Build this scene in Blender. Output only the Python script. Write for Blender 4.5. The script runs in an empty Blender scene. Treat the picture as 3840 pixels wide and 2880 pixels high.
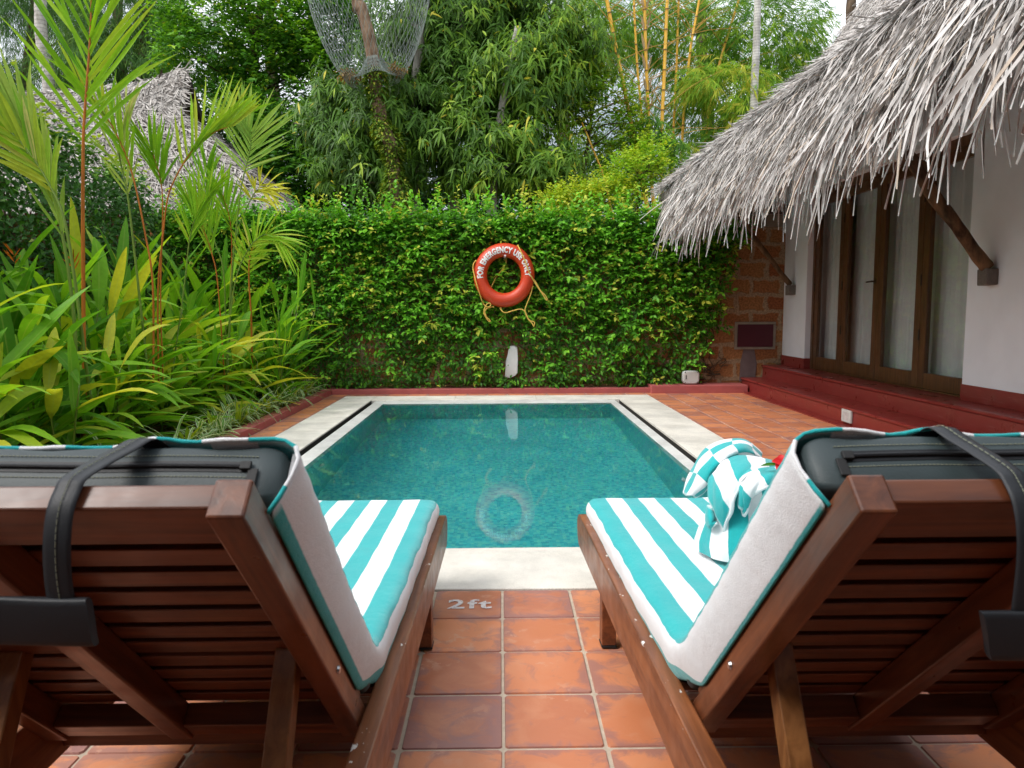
EXPOSURE = 0.62
import bpy, bmesh, math, random
import numpy as np
from mathutils import Vector, Matrix

rng = np.random.default_rng(11)
random.seed(11)
SC = bpy.context.scene
COL = SC.collection
PI = math.pi

# ------------------------------------------------------------------ camera
FPX, CAM_H = 2803.0, 1.1
_p = math.atan(280 / FPX); _y = math.atan(40 / FPX); _r = math.radians(0.25)
FW = np.array([math.sin(_y) * math.cos(_p), math.cos(_y) * math.cos(_p), -math.sin(_p)])
_r0 = np.array([math.cos(_y), -math.sin(_y), 0.0]); _u0 = np.cross(_r0, FW)
RT = math.cos(_r) * _r0 - math.sin(_r) * _u0
UP = math.cos(_r) * _u0 + math.sin(_r) * _r0
ORG = np.array([0, 0, CAM_H])
def _ray(u, v): return FW + RT * (u - 1920) / FPX - UP * (v - 1440) / FPX
def at_y(u, v, y):
    d = _ray(u, v); return ORG + d * (y / d[1])
def at_z(u, v, z):
    d = _ray(u, v); return ORG + d * ((z - CAM_H) / d[2])
def at_x(u, v, x):
    d = _ray(u, v); return ORG + d * (x / d[0])

cd = bpy.data.cameras.new("camera"); cam = bpy.data.objects.new("camera", cd); COL.objects.link(cam)
M = Matrix(((RT[0], UP[0], -FW[0], 0), (RT[1], UP[1], -FW[1], 0), (RT[2], UP[2], -FW[2], CAM_H), (0, 0, 0, 1)))
cam.matrix_world = M
cd.sensor_width = 36; cd.lens = 36 * FPX / 3840; cd.clip_start = 0.05; cd.clip_end = 2000
cd.dof.use_dof = True; cd.dof.focus_distance = 7.5; cd.dof.aperture_fstop = 11
SC.camera = cam

# ------------------------------------------------------------------ objects
LOCS = {}
def thing(name, label, cat, loc, group=None, kind=None):
    o = bpy.data.objects.new(name, None); COL.objects.link(o)
    o.location = tuple(float(c) for c in loc); o.empty_display_size = 0.1
    o["label"] = label; o["category"] = cat
    if group: o["group"] = group
    if kind: o["kind"] = kind
    LOCS[o.name] = np.array(loc, float)
    return o
def tag(o, label, cat, group=None, kind=None):
    o["label"] = label; o["category"] = cat
    if group: o["group"] = group
    if kind: o["kind"] = kind
    return o
def rootloc(o):
    while o.parent is not None: o = o.parent
    return LOCS.get(o.name, np.zeros(3))

def mesh(name, V, F, mat, parent=None, attrs=None, smooth=False, bevel=0, loc=None, kind=None):
    """V (n,3) world coordinates; F array (m,3|4) or a list of index lists"""
    V = np.asarray(V, float).reshape(-1, 3)
    me = bpy.data.meshes.new(name)
    off = np.zeros(3)
    if parent is not None: off = rootloc(parent)
    elif loc is not None: off = np.asarray(loc, float)
    Vl = V - off
    if isinstance(F, np.ndarray) and F.ndim == 2:
        n, k = F.shape
        me.vertices.add(len(Vl)); me.vertices.foreach_set("co", Vl.astype(np.float32).ravel())
        me.loops.add(n * k); me.loops.foreach_set("vertex_index", F.astype(np.int32).ravel())
        me.polygons.add(n); me.polygons.foreach_set("loop_start", np.arange(0, n * k, k, dtype=np.int32))
        me.polygons.foreach_set("loop_total", np.full(n, k, dtype=np.int32))
        me.update(calc_edges=True)
    else:
        me.from_pydata([tuple(v) for v in Vl], [], [list(f) for f in F]); me.update()
    for an, av in (attrs or {}).items():
        a = me.attributes.new(an, 'FLOAT', 'POINT'); a.data.foreach_set("value", np.asarray(av, np.float32).ravel())
    if smooth: me.polygons.foreach_set("use_smooth", np.ones(len(me.polygons), dtype=bool))
    if mat: me.materials.append(mat)
    o = bpy.data.objects.new(name, me); COL.objects.link(o)
    if parent is not None: o.parent = parent
    elif loc is not None:
        o.location = tuple(off); LOCS[o.name] = off
    if bevel:
        b = o.modifiers.new("bevel", 'BEVEL'); b.width = bevel; b.segments = 2; b.limit_method = 'ANGLE'; b.angle_limit = 0.6
    if kind: o["kind"] = kind
    return o

class MB:
    def __init__(s): s.v = []; s.f = []; s.a = {}
    def n(s): return len(s.v)
    def add(s, V, F, **at):
        b = len(s.v); s.v += [tuple(map(float, p)) for p in V]; s.f += [[i + b for i in f] for f in F]
        for k, val in at.items():
            l = s.a.setdefault(k, []); l += [0.0] * (b - len(l)); l += (list(val) if hasattr(val, '__len__') else [val] * len(V))
        return s
    def hexa(s, c, **at):
        return s.add(c, [(0, 3, 2, 1), (4, 5, 6, 7), (0, 1, 5, 4), (1, 2, 6, 5), (2, 3, 7, 6), (3, 0, 4, 7)], **at)
    def box(s, x0, x1, y0, y1, z0, z1, **at):
        return s.hexa([(x0, y0, z0), (x1, y0, z0), (x1, y1, z0), (x0, y1, z0), (x0, y0, z1), (x1, y0, z1), (x1, y1, z1), (x0, y1, z1)], **at)
    def tube(s, pts, r, seg=8, cap=True, **at):
        P = np.asarray(pts, float); n = len(P)
        R = np.full(n, r, float) if np.isscalar(r) else np.asarray(r, float)
        T = np.gradient(P, axis=0); T /= np.linalg.norm(T, axis=1)[:, None] + 1e-12
        ref = np.array([0, 0, 1.0]) if abs(T[0][2]) < .9 else np.array([1.0, 0, 0])
        V = []
        a = np.cross(T[0], ref); a /= np.linalg.norm(a)
        for i in range(n):
            a = a - T[i] * (a @ T[i]); a /= np.linalg.norm(a) + 1e-12; b = np.cross(T[i], a)
            for k in range(seg):
                t = 2 * PI * k / seg
                V.append(P[i] + R[i] * (math.cos(t) * a + math.sin(t) * b))
        F = [(i * seg + k, i * seg + (k + 1) % seg, (i + 1) * seg + (k + 1) % seg, (i + 1) * seg + k) for i in range(n - 1) for k in range(seg)]
        if cap: F += [tuple(reversed(range(seg))), tuple(range((n - 1) * seg, n * seg))]
        return s.add(V, F, **at)
    def grid(s, G, **at):
        G = np.asarray(G, float); n, m = G.shape[:2]
        F = [(i * m + j, i * m + j + 1, (i + 1) * m + j + 1, (i + 1) * m + j) for i in range(n - 1) for j in range(m - 1)]
        return s.add(G.reshape(-1, 3), F, **at)
    def prism(s, poly, vec, **at):
        n = len(poly); P = [np.array(p, float) for p in poly]; Q = [p + np.array(vec, float) for p in P]
        F = [tuple(reversed(range(n))), tuple(range(n, 2 * n))] + [(i, (i + 1) % n, n + (i + 1) % n, n + i) for i in range(n)]
        return s.add(P + Q, F, **at)
    def build(s, name, mat, parent=None, bevel=0, smooth=False, loc=None, kind=None):
        for k in s.a: s.a[k] += [0.0] * (len(s.v) - len(s.a[k]))
        return mesh(name, s.v, s.f, mat, parent, s.a, smooth, bevel, loc, kind)

def bez(P, n):
    """Catmull-Rom through control points"""
    P = np.asarray(P, float); m = len(P)
    Q = np.vstack([2 * P[0] - P[1], P, 2 * P[-1] - P[-2]])
    out = []
    for t in np.linspace(0, m - 1, n):
        i = min(int(t), m - 2); f = t - i
        a, b, c, d = Q[i], Q[i + 1], Q[i + 2], Q[i + 3]
        out.append(.5 * (2 * b + (c - a) * f + (2 * a - 5 * b + 4 * c - d) * f * f + (3 * b - a - 3 * c + d) * f ** 3))
    return np.array(out)

def unit(a):
    a = np.asarray(a, float); return a / (np.linalg.norm(a, axis=-1, keepdims=True) + 1e-12)
def rdir(n):
    return unit(rng.normal(size=(n, 3)))

# ------------------------------------------------------------------ leaves
SHAPES = {
    'ovate': lambda t: np.clip(np.sin(PI * np.clip(t, 0, 1) ** 0.7) ** 0.8, .06, 1),
    'lance': lambda t: np.clip(np.clip(t, 0, 1) ** .6 * (1 - np.clip(t, 0, 1)) ** .85 / .50, .05, 1),
    'strip': lambda t: np.clip(np.minimum(1, (1 - t) * 3.0) * (.55 + .45 * np.minimum(1, t * 4)), .08, 1),
    'ribbon': lambda t: np.where(t > .97, .45, 1.0) * (.7 + .3 * np.minimum(1, t * 3)),
}
def leaves(P, D, N, L, W, curl=0.0, fold=.3, k=2, shape='ovate', rnd=None, wav=0.0, side_curl=None):
    """batch of blades: base P, direction D, rough normal N. Returns V, F(quads), attrs"""
    P = np.asarray(P, float); n = len(P)
    D = unit(D); S = unit(np.cross(D, N)); U = np.cross(S, D)
    L = np.broadcast_to(np.asarray(L, float), (n,)); W = np.broadcast_to(np.asarray(W, float), (n,))
    curl = np.broadcast_to(np.asarray(curl, float), (n,))
    if rnd is None: rnd = rng.random(n)
    t = np.linspace(0, 1, k + 1); w = SHAPES[shape](t)
    G = np.array([0, 0, -1.0])
    C = P[:, None, :] + D[:, None, :] * (L[:, None] * t)[:, :, None] + G * ((L * curl)[:, None] * t ** 2)[:, :, None]
    if side_curl is not None:
        C = C + S[:, None, :] * ((L * side_curl)[:, None] * t ** 2)[:, :, None]
    hw = (W[:, None] / 2 * w[None, :])[:, :, None]
    up = U[:, None, :] * hw * fold
    if wav:
        ph = rng.random(n) * 6.28
        up = up + U[:, None, :] * (wav * L[:, None] * np.sin(t[None, :] * 9 + ph[:, None]))[:, :, None] * np.minimum(1, t * 3)[None, :, None]
    V = np.stack([C - S[:, None, :] * hw + up, C, C + S[:, None, :] * hw + up], axis=2)  # n,k+1,3,3
    V = V.reshape(-1, 3)
    b = (np.arange(n) * 3 * (k + 1))[:, None, None]
    i = np.arange(k)[None, :, None] * 3
    q = np.array([[0, 1, 4, 3], [1, 2, 5, 4]])
    F = (b[:, :, :, None] + i[:, :, :, None] + q[None, None, :, :]).reshape(-1, 4)
    at = dict(rnd=np.repeat(rnd, 3 * (k + 1)), lt=np.tile(np.repeat(t, 3), n), lw=np.tile(np.array([-1., 0, 1.]), n * (k + 1)))
    return V, F, at
def merge(parts):
    V = []; F = []; A = {}; b = 0
    for v, f, a in parts:
        V.append(v); F.append(f + b); b += len(v)
        for k_, x in a.items(): A.setdefault(k_, []).append(x)
    return np.vstack(V), np.vstack(F), {k_: np.concatenate(x) for k_, x in A.items()}
def leafmesh(name, parts, mat, parent=None, smooth=True, loc=None, kind=None):
    V, F, A = merge(parts) if isinstance(parts, list) else parts
    return mesh(name, V, F, mat, parent, A, smooth, loc=loc, kind=kind)
# ------------------------------------------------------------------ materials
class NT:
    def __init__(s, name):
        s.m = bpy.data.materials.new(name); s.m.use_nodes = True; s.t = s.m.node_tree
        s.t.nodes.clear(); s.out = s.t.nodes.new('ShaderNodeOutputMaterial')
    def n(s, kind, **kw):
        nd = s.t.nodes.new('ShaderNode' + kind)
        for k, v in kw.items():
            if hasattr(nd, k) and not k.startswith('in_'): setattr(nd, k, v)
        return nd
    def l(s, a, b): s.t.links.new(a, b)
    def val(s, sock, v):
        if hasattr(v, 'is_output'): s.l(v, sock)
        else:
            if isinstance(v, (tuple, list)) and len(v) == 3 and sock.type == 'RGBA': v = (*v, 1)
            sock.default_value = v
    def ramp(s, fac, stops, interp='LINEAR'):
        r = s.n('ValToRGB'); r.color_ramp.interpolation = interp
        e = r.color_ramp.elements
        while len(e) < len(stops): e.new(.5)
        for el, (p, c) in zip(e, stops):
            el.position = p; el.color = (*c, 1) if not np.isscalar(c) else (c, c, c, 1)
        s.val(r.inputs[0], fac); return r.outputs[0]
    def noise(s, vec, scale, detail=4, rough=.55, dist=0.0):
        n = s.n('TexNoise'); n.inputs['Scale'].default_value = scale; n.inputs['Detail'].default_value = detail
        n.inputs['Roughness'].default_value = rough; n.inputs['Distortion'].default_value = dist
        if vec is not None: s.l(vec, n.inputs['Vector'])
        return n.outputs['Fac']
    def pos(s): return s.n('NewGeometry').outputs['Position']
    def objco(s): return s.n('TexCoord').outputs['Object']
    def attr(s, name): return s.n('Attribute', attribute_name=name).outputs['Fac']
    def map(s, vec, scale=(1, 1, 1), rot=(0, 0, 0), loc=(0, 0, 0)):
        m = s.n('Mapping'); m.inputs['Scale'].default_value = scale; m.inputs['Rotation'].default_value = rot; m.inputs['Location'].default_value = loc
        s.l(vec, m.inputs['Vector']); return m.outputs[0]
    def math(s, op, a, b=0.0, c=None):
        m = s.n('Math', operation=op); s.val(m.inputs[0], a); s.val(m.inputs[1], b)
        if c is not None: s.val(m.inputs[2], c)
        return m.outputs[0]
    def mix(s, fac, a, b, bt='MIX'):
        m = s.n('Mix', data_type='RGBA', blend_type=bt)
        s.val(m.inputs[0], fac); s.val(m.inputs[6], a); s.val(m.inputs[7], b); return m.outputs[2]
    def bump(s, h, strength=.3, dist=.01):
        b = s.n('Bump'); b.inputs['Strength'].default_value = strength; b.inputs['Distance'].default_value = dist
        s.val(b.inputs['Height'], h); return b.outputs[0]
    def bsdf(s, col, rough=.5, normal=None, spec=.5, **kw):
        p = s.n('BsdfPrincipled'); s.val(p.inputs['Base Color'], col); s.val(p.inputs['Roughness'], rough)
        p.inputs['Specular IOR Level'].default_value = spec
        for k, v in kw.items(): s.val(p.inputs[k.replace('_', ' ')], v)
        if normal is not None: s.l(normal, p.inputs['Normal'])
        return p.outputs[0]
    def done(s, sh): s.l(sh, s.out.inputs['Surface']); return s.m

def leaf_mat(name, stops, trans=.35, rough=.42, spec=.4, veins=0.0, stripe=None, tip=None, tint=(1.3, 1.2, .45), gain=1.7):
    stops = [(p_, tuple(min(.62, q * gain * f) for q, f in zip(c_, (1.0, 1.0, .8)))) for p_, c_ in stops]; spec *= .45; rough += .08
    t = NT(name); r = t.attr('rnd'); c = t.ramp(r, stops)
    nz = t.noise(t.pos(), 30, 2); c = t.mix(.35, c, t.ramp(nz, [(.25, .45), (.75, 1.0)]), 'MULTIPLY')
    lw = t.math('ABSOLUTE', t.attr('lw'))
    if stripe:
        c = t.mix(t.ramp(lw, [(.42, 0.0), (.62, 1.0)]), c, stripe)
    if veins:
        c = t.mix(t.math('MULTIPLY', t.ramp(lw, [(.0, 1.0), (.16, 0.0)]), veins), c, (.45, .55, .14))
    if tip:
        lt = t.attr('lt'); m = t.math('MULTIPLY', t.ramp(t.math('ADD', lt, t.math('MULTIPLY', t.noise(t.pos(), 12, 2), .25)), [(1.02, 0.0), (1.12, 1.0)]), t.ramp(r, [(.45, 0.0), (.5, 1.0)]))
        c = t.mix(m, c, tip)
    p = t.bsdf(c, rough, None, spec)
    tr = t.n('BsdfTranslucent'); t.l(t.mix(1.0, c, tint, 'MULTIPLY'), tr.inputs[0])
    mx = t.n('MixShader'); mx.inputs[0].default_value = trans; t.l(p, mx.inputs[1]); t.l(tr.outputs[0], mx.inputs[2])
    return t.done(mx.outputs[0])

def wood_mat(name, dark, light, rough=.35, scale=1.0, chips=False, axis='y'):
    t = NT(name); p = t.objco()
    sc = {'x': (3, 40, 40), 'y': (40, 3, 40), 'z': (40, 40, 3)}[axis]
    g = t.noise(t.map(p, tuple(a * scale for a in sc)), 1.0, 5, .6, .6)
    b = t.noise(p, 3.5, 3)
    c = t.ramp(g, [(.3, dark), (.7, light)])
    c = t.mix(.5, c, t.ramp(b, [(.3, .55), (.7, 1.0)]), 'MULTIPLY')
    rg = t.ramp(t.noise(p, 14, 3), [(.3, rough * .8), (.7, rough * 1.35)])
    if chips:
        sp = t.n('SeparateXYZ'); t.l(t.pos(), sp.inputs[0])
        zed = t.ramp(sp.outputs[2], [(.284, 0.0), (.291, 1.0)])
        m = t.math('MULTIPLY', t.ramp(t.noise(t.map(p, (1, .45, 1)), 42, 3, .6), [(.665, 0.0), (.68, 1.0)]), zed)
        c = t.mix(m, c, (.72, .70, .66))
    return t.done(t.bsdf(c, rg, t.bump(g, .18, .003), .5, Coat_Weight=.10, Coat_Roughness=.25))

def plain(name, col, rough=.6, var=.2, scale=8, bump=.15, spec=.4, dist=.004, **kw):
    t = NT(name); p = t.objco(); n = t.noise(p, scale, 5)
    c = t.mix(var, col, t.ramp(n, [(.3, .35), (.7, 1.0)]), 'MULTIPLY')
    return t.done(t.bsdf(c, rough, t.bump(t.noise(p, scale * 9, 4), bump, dist), spec, **kw))

def m_tile():
    t = NT('terracotta'); r = t.attr('rnd'); e = t.attr('edge'); p = t.pos()
    base = t.ramp(r, [(0, (.44, .145, .072)), (.3, (.58, .20, .088)), (.7, (.68, .25, .108)), (.85, (.50, .17, .085)), (1, (.36, .135, .09))])
    cl = t.noise(p, 7, 4, .6, .8)
    base = t.mix(t.ramp(cl, [(.45, 0.0), (.72, .5)]), base, (.62, .285, .155))
    gr = t.noise(t.map(p, (1, 1, 1), loc=(7, 3, 0)), 9, 5, .65, 1.2)
    m = t.math('ADD', t.math('MULTIPLY', e, .20), t.math('MULTIPLY', r, .12))
    m = t.ramp(t.math('ADD', gr, m), [(.60, 0.0), (.76, .6)])
    base = t.mix(m, base, (.25, .135, .14))
    w = t.noise(t.map(p, loc=(2, 9, 0)), 16, 6, .7, .4)
    wm = t.math('MULTIPLY', t.ramp(w, [(.56, 0.0), (.585, .55)]), t.ramp(t.noise(t.map(p, loc=(4, 1, 0)), 3.1, 2), [(.5, 0.0), (.62, 1.0)]))
    base = t.mix(wm, base, (.60, .33, .22))
    h = t.noise(p, 70, 4)
    return t.done(t.bsdf(base, t.ramp(cl, [(.3, .33), (.75, .6)]), t.bump(h, .12, .004), .5))

def m_stripe(name, checker=False):
    t = NT(name); a = t.attr('arc'); p = t.objco()
    wob = t.math('MULTIPLY', t.math('SUBTRACT', t.noise(p, 60, 2), .5), .0025)
    f = t.math('FRACT', t.math('DIVIDE', t.math('ADD', a, wob), .124))
    s = t.ramp(f, [(0, 0.0), (.005, 1.0), (.49, 1.0), (.505, 0.0)])
    if checker:
        b = t.attr('arc2'); g = t.ramp(t.math('FRACT', t.math('DIVIDE', t.math('ADD', b, wob), .17)), [(0, 0.0), (.01, 1.0), (.49, 1.0), (.505, 0.0)])
        s = t.math('ABSOLUTE', t.math('SUBTRACT', s, g))
    nz = t.noise(p, 9, 3)
    teal = t.mix(nz, (.008, .345, .37), (.03, .46, .46)); white = t.mix(nz, (.82, .84, .86), (.90, .90, .91))
    c = t.mix(s, white, teal)
    hem = t.attr('hem'); c = t.mix(t.math('MULTIPLY', hem, .75), c, (.85, .87, .88))
    fz = t.noise(p, 420, 2, .7); fz2 = t.noise(p, 40, 3)
    h = t.math('ADD', fz, t.math('MULTIPLY', fz2, 1.5))
    return t.done(t.bsdf(c, .95, t.bump(h, .5, .003), .1, Sheen_Weight=.35))

def m_laterite():
    t = NT('laterite'); g = t.n('NewGeometry'); sp = t.n('SeparateXYZ'); t.l(g.outputs['Position'], sp.inputs[0])
    cb = t.n('CombineXYZ'); t.l(t.math('ADD', sp.outputs[0], sp.outputs[1]), cb.inputs[0]); t.l(sp.outputs[2], cb.inputs[1])
    nz = t.n('TexNoise'); nz.inputs['Scale'].default_value = 7; t.l(cb.outputs[0], nz.inputs['Vector'])
    mv = t.n('Mix', data_type='VECTOR'); mv.inputs[0].default_value = .10; t.l(cb.outputs[0], mv.inputs[4]); t.l(nz.outputs['Color'], mv.inputs[5])
    b = t.n('TexBrick'); t.l(mv.outputs[1], b.inputs['Vector'])
    b.inputs['Scale'].default_value = 1; b.inputs['Brick Width'].default_value = .36; b.inputs['Row Height'].default_value = .2
    b.inputs['Mortar Size'].default_value = .034; b.inputs['Mortar Smooth'].default_value = .5; b.inputs['Bias'].default_value = -.1
    b.inputs['Color1'].default_value = (.36, .13, .055, 1); b.inputs['Color2'].default_value = (.47, .25, .10, 1); b.inputs['Mortar'].default_value = (.44, .31, .19, 1)
    n2 = t.noise(g.outputs['Position'], 38, 6, .7)
    c = t.mix(.75, b.outputs[0], t.ramp(n2, [(.35, .3), (.65, 1.1)]), 'MULTIPLY')
    h = t.math('ADD', t.math('MULTIPLY', n2, .8), t.math('MULTIPLY', b.outputs['Fac'], .25))
    return t.done(t.bsdf(c, .95, t.bump(h, .8, .03), .1))

def m_mosaic():
    t = NT('pool_mosaic'); p = t.pos(); w = t.n('TexWhiteNoise', noise_dimensions='3D')
    sn = t.n('VectorMath', operation='FLOOR'); sc = t.n('VectorMath', operation='SCALE'); sc.inputs['Scale'].default_value = 42
    of = t.n('VectorMath', operation='ADD'); of.inputs[1].default_value = (.013, .013, .013)
    t.l(p, of.inputs[0]); t.l(of.outputs[0], sc.inputs[0]); t.l(sc.outputs[0], sn.inputs[0]); t.l(sn.outputs[0], w.inputs['Vector'])
    c = t.ramp(w.outputs['Value'], [(0, (.035, .36, .43)), (.25, (.055, .47, .51)), (.55, (.08, .56, .56)), (.8, (.16, .60, .52)), (1, (.045, .42, .47))])
    big = t.noise(p, 1.6, 3)
    c = t.mix(.3, c, t.ramp(big, [(.3, .55), (.7, 1.0)]), 'MULTIPLY')
    return t.done(t.bsdf(c, .3, None, .4))

def m_water():
    t = NT('water'); p = t.pos()
    a = t.noise(t.map(p, (1, 2.6, 1)), 9, 4, .55, .3); b = t.noise(t.map(p, (1, 1.7, 1)), 2.2, 2)
    h = t.math('ADD', t.math('MULTIPLY', a, .35), b)
    nrm = t.bump(h, .012, .03)
    g = t.n('BsdfGlass'); g.inputs['IOR'].default_value = 1.333; g.inputs['Roughness'].default_value = 0.0
    g.inputs['Color'].default_value = (.88, .985, 1.0, 1); t.l(nrm, g.inputs['Normal'])
    return t.done(g.outputs[0])

def m_glass():
    t = NT('window_glass'); f = t.n('Fresnel'); bk = t.n('NewGeometry').outputs['Backfacing']; t.l(t.math('ADD', t.math('MULTIPLY', bk, 1 / 1.5 - 1.5), 1.5), f.inputs[0])
    tr = t.n('BsdfTransparent'); tr.inputs[0].default_value = (.93, .94, .94, 1)
    gl = t.n('BsdfGlossy'); gl.inputs['Roughness'].default_value = .01
    mx = t.n('MixShader'); t.l(t.math('ADD', t.math('MULTIPLY', f.outputs[0], 1.0), .01), mx.inputs[0]); t.l(tr.outputs[0], mx.inputs[1]); t.l(gl.outputs[0], mx.inputs[2])
    return t.done(mx.outputs[0])

def m_thatch(name, stops):
    t = NT(name); c = t.ramp(t.attr('rnd'), stops)
    c = t.mix(.45, c, t.ramp(t.noise(t.pos(), 24, 4), [(.3, .45), (.7, 1.0)]), 'MULTIPLY')
    return t.done(t.bsdf(c, .75, None, .2))

def m_stone(name, a, b, speck=.5, scale=220, rough=.7):
    t = NT(name); p = t.pos(); n = t.noise(p, scale, 3, .7); n2 = t.noise(p, 5, 4)
    c = t.mix(n2, a, b); c = t.mix(speck, c, t.ramp(n, [(.35, .3), (.55, 1.0)]), 'MULTIPLY')
    st = t.ramp(t.noise(t.map(p, (1, 1, 1), loc=(3, 5, 1)), 2.6, 5, .65), [(.35, .62), (.6, 1.0)])
    c = t.mix(.7, c, st, 'MULTIPLY')
    return t.done(t.bsdf(c, rough, t.bump(n, .25, .003), .3))

def m_red(name, col, rough, var=.5):
    t = NT(name); p = t.pos(); n = t.noise(p, 5, 5, .65); n2 = t.noise(t.map(p, (2, 2, 20)), 3, 4)
    c = t.mix(var, col, t.ramp(n, [(.25, .6), (.75, 1.15)]), 'MULTIPLY')
    c = t.mix(t.ramp(n2, [(.58, 0.0), (.75, .25)]), c, (.42, .20, .17))
    return t.done(t.bsdf(c, t.ramp(n, [(.3, rough * .7), (.7, rough * 1.4)]), t.bump(t.noise(p, 60, 3), .12, .003), .5))

def m_soil():
    t = NT('soil'); p = t.pos(); n = t.noise(p, 9, 6, .7)
    c = t.ramp(n, [(.3, (.05, .028, .016)), (.55, (.13, .07, .038)), (.75, (.22, .13, .075))])
    return t.done(t.bsdf(c, .95, t.bump(n, .9, .03), .1))
def m_ground():
    t = NT('forest_floor'); p = t.pos(); n = t.noise(p, 2, 6, .7)
    return t.done(t.bsdf(t.ramp(n, [(.3, (.03, .035, .015)), (.7, (.11, .08, .04))]), .95, t.bump(n, .8, .05), .1))
def m_bark(name, a, b, scale=6, stretch=(1, 1, .25), ring=0):
    t = NT(name); p = t.objco(); n = t.noise(t.map(p, stretch), scale, 6, .65)
    c = t.ramp(n, [(.35, a), (.62, b)]); h = n
    if ring:
        w = t.n('TexWave', bands_direction='Z'); w.inputs['Scale'].default_value = ring; w.inputs['Distortion'].default_value = 1.2; t.l(p, w.inputs['Vector'])
        c = t.mix(.55, c, t.ramp(w.outputs['Fac'], [(.05, .5), (.3, 1.0)]), 'MULTIPLY')
    return t.done(t.bsdf(c, .85, t.bump(h, .6, .02), .15))
def m_bamboo():
    t = NT('bamboo_culm'); nd = t.attr('node'); n = t.noise(t.map(t.objco(), (1, 1, .2)), 16, 3)
    c = t.mix(n, (.74, .36, .02), (.90, .55, .06)); c = t.mix(nd, c, (.16, .075, .02))
    return t.done(t.bsdf(c, .35, None, .5))
def m_vinyl(name, col):
    t = NT(name); p = t.objco(); n = t.noise(p, 6, 3)
    return t.done(t.bsdf(t.mix(.4, col, t.ramp(n, [(.3, .6), (.7, 1.0)]), 'MULTIPLY'), .52, t.bump(t.math('ADD', t.noise(p, 300, 2), t.math('MULTIPLY', n, 6)), .18, .002), .5))

GREEN = dict(
    ivy=leaf_mat('ivy_leaf', [(0, (.016, .055, .010)), (.45, (.038, .125, .014)), (.75, (.080, .235, .02)), (.93, (.12, .31, .026)), (1, (.30, .34, .05))], .30, .36, .5, gain=2.1),
    hedge=leaf_mat('hedge_leaf', [(0, (.016, .048, .014)), (.6, (.03, .095, .018)), (.85, (.08, .20, .02)), (1, (.26, .42, .04))], .22, .34, .5, gain=1.9),
    ginger=leaf_mat('ginger_leaf', [(0, (.022, .085, .010)), (.40, (.060, .17, .014)), (.75, (.13, .28, .020)), (1, (.26, .40, .030))], .45, .36, .45, .35, tip=(.36, .24, .10), gain=2.3),
    palm=leaf_mat('palm_leaflet', [(0, (.07, .19, .014)), (.5, (.16, .31, .022)), (.9, (.28, .42, .05)), (1, (.42, .36, .12))], .42, .38, .4, .25, tip=(.20, .12, .06), gain=1.95),
    palepalm=leaf_mat('pale_palm_leaflet', [(0, (.16, .30, .07)), (.6, (.27, .42, .10)), (1, (.46, .52, .24))], .35, .45, .35),
    yellowpalm=leaf_mat('yellow_palm_leaflet', [(0, (.42, .42, .04)), (1, (.60, .50, .05))], .35, .45, .35),
    spider=leaf_mat('variegated_leaf', [(0, (.05, .14, .03)), (1, (.12, .24, .06))], .3, .45, .4, stripe=(.62, .70, .46), gain=2.0),
    sprout=leaf_mat('sprout_leaf', [(0, (.09, .22, .014)), (.8, (.28, .42, .025)), (1, (.55, .36, .03))], .4, .4, .4, .3),
    grass=leaf_mat('grass_blade', [(0, (.03, .085, .012)), (.7, (.08, .17, .02)), (1, (.30, .25, .08))], .3, .5, .3),
    moss=leaf_mat('ground_cover_leaf', [(0, (.06, .13, .025)), (.7, (.13, .22, .04)), (1, (.30, .28, .07))], .3, .6, .2, gain=2.0),
    mango=leaf_mat('drooping_leaf', [(0, (.022, .062, .010)), (.5, (.045, .118, .013)), (.82, (.12, .235, .022)), (.96, (.24, .35, .035)), (1, (.48, .36, .04))], .3, .36, .5, .25, gain=1.55),
    round=leaf_mat('round_leaf', [(0, (.014, .05, .010)), (.55, (.036, .12, .014)), (.85, (.11, .26, .022)), (.975, (.20, .36, .035)), (1, (.55, .30, .03))], .3, .38, .5, gain=1.9),
    acacia=leaf_mat('acacia_leaf', [(0, (.028, .078, .032)), (.6, (.06, .15, .045)), (1, (.15, .26, .06))], .3, .5, .3, gain=1.35),
    back=leaf_mat('far_leaf', [(0, (.013, .05, .022)), (.6, (.028, .095, .035)), (1, (.08, .19, .05))], .3, .45, .3),
    bamboo=leaf_mat('bamboo_leaf', [(0, (.03, .105, .024)), (.5, (.085, .20, .026)), (.85, (.21, .34, .035)), (1, (.40, .36, .06))], .35, .45, .35),
    vine=leaf_mat('vine_leaf', [(0, (.05, .15, .015)), (.5, (.14, .30, .022)), (1, (.33, .46, .04))], .38, .42, .4),
    trunkivy=leaf_mat('trunk_ivy_leaf', [(0, (.03, .075, .012)), (.6, (.09, .17, .022)), (1, (.28, .29, .05))], .3, .45, .4),
)
THATCH_GREY = m_thatch('weathered_thatch', [(0, (.25, .22, .20)), (.25, (.46, .425, .40)), (.6, (.66, .625, .60)), (.85, (.78, .75, .725)), (1, (.62, .52, .43))])
THATCH_FAR = m_thatch('far_thatch', [(0, (.13, .11, .098)), (.4, (.36, .33, .305)), (1, (.60, .565, .53))])
TERRA = m_tile()
STRIPE = m_stripe('striped_towel'); CHECK = m_stripe('checked_towel', True)
LATERITE = m_laterite(); MOSAIC = m_mosaic(); WATER = m_water(); GLASS = m_glass()
COPING = m_stone('coping_stone', (.74, .69, .60), (.83, .80, .73), .35)
MARBLE = m_stone('overflow_marble', (.62, .61, .58), (.78, .78, .76), .15, 60, .4)
GROUT = plain('grout', (.56, .46, .35), .9, .4, 30)
REDSTEP = m_red('red_oxide', (.24, .030, .026), .32)
REDKERB = m_red('red_kerb', (.42, .10, .095), .6)
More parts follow.
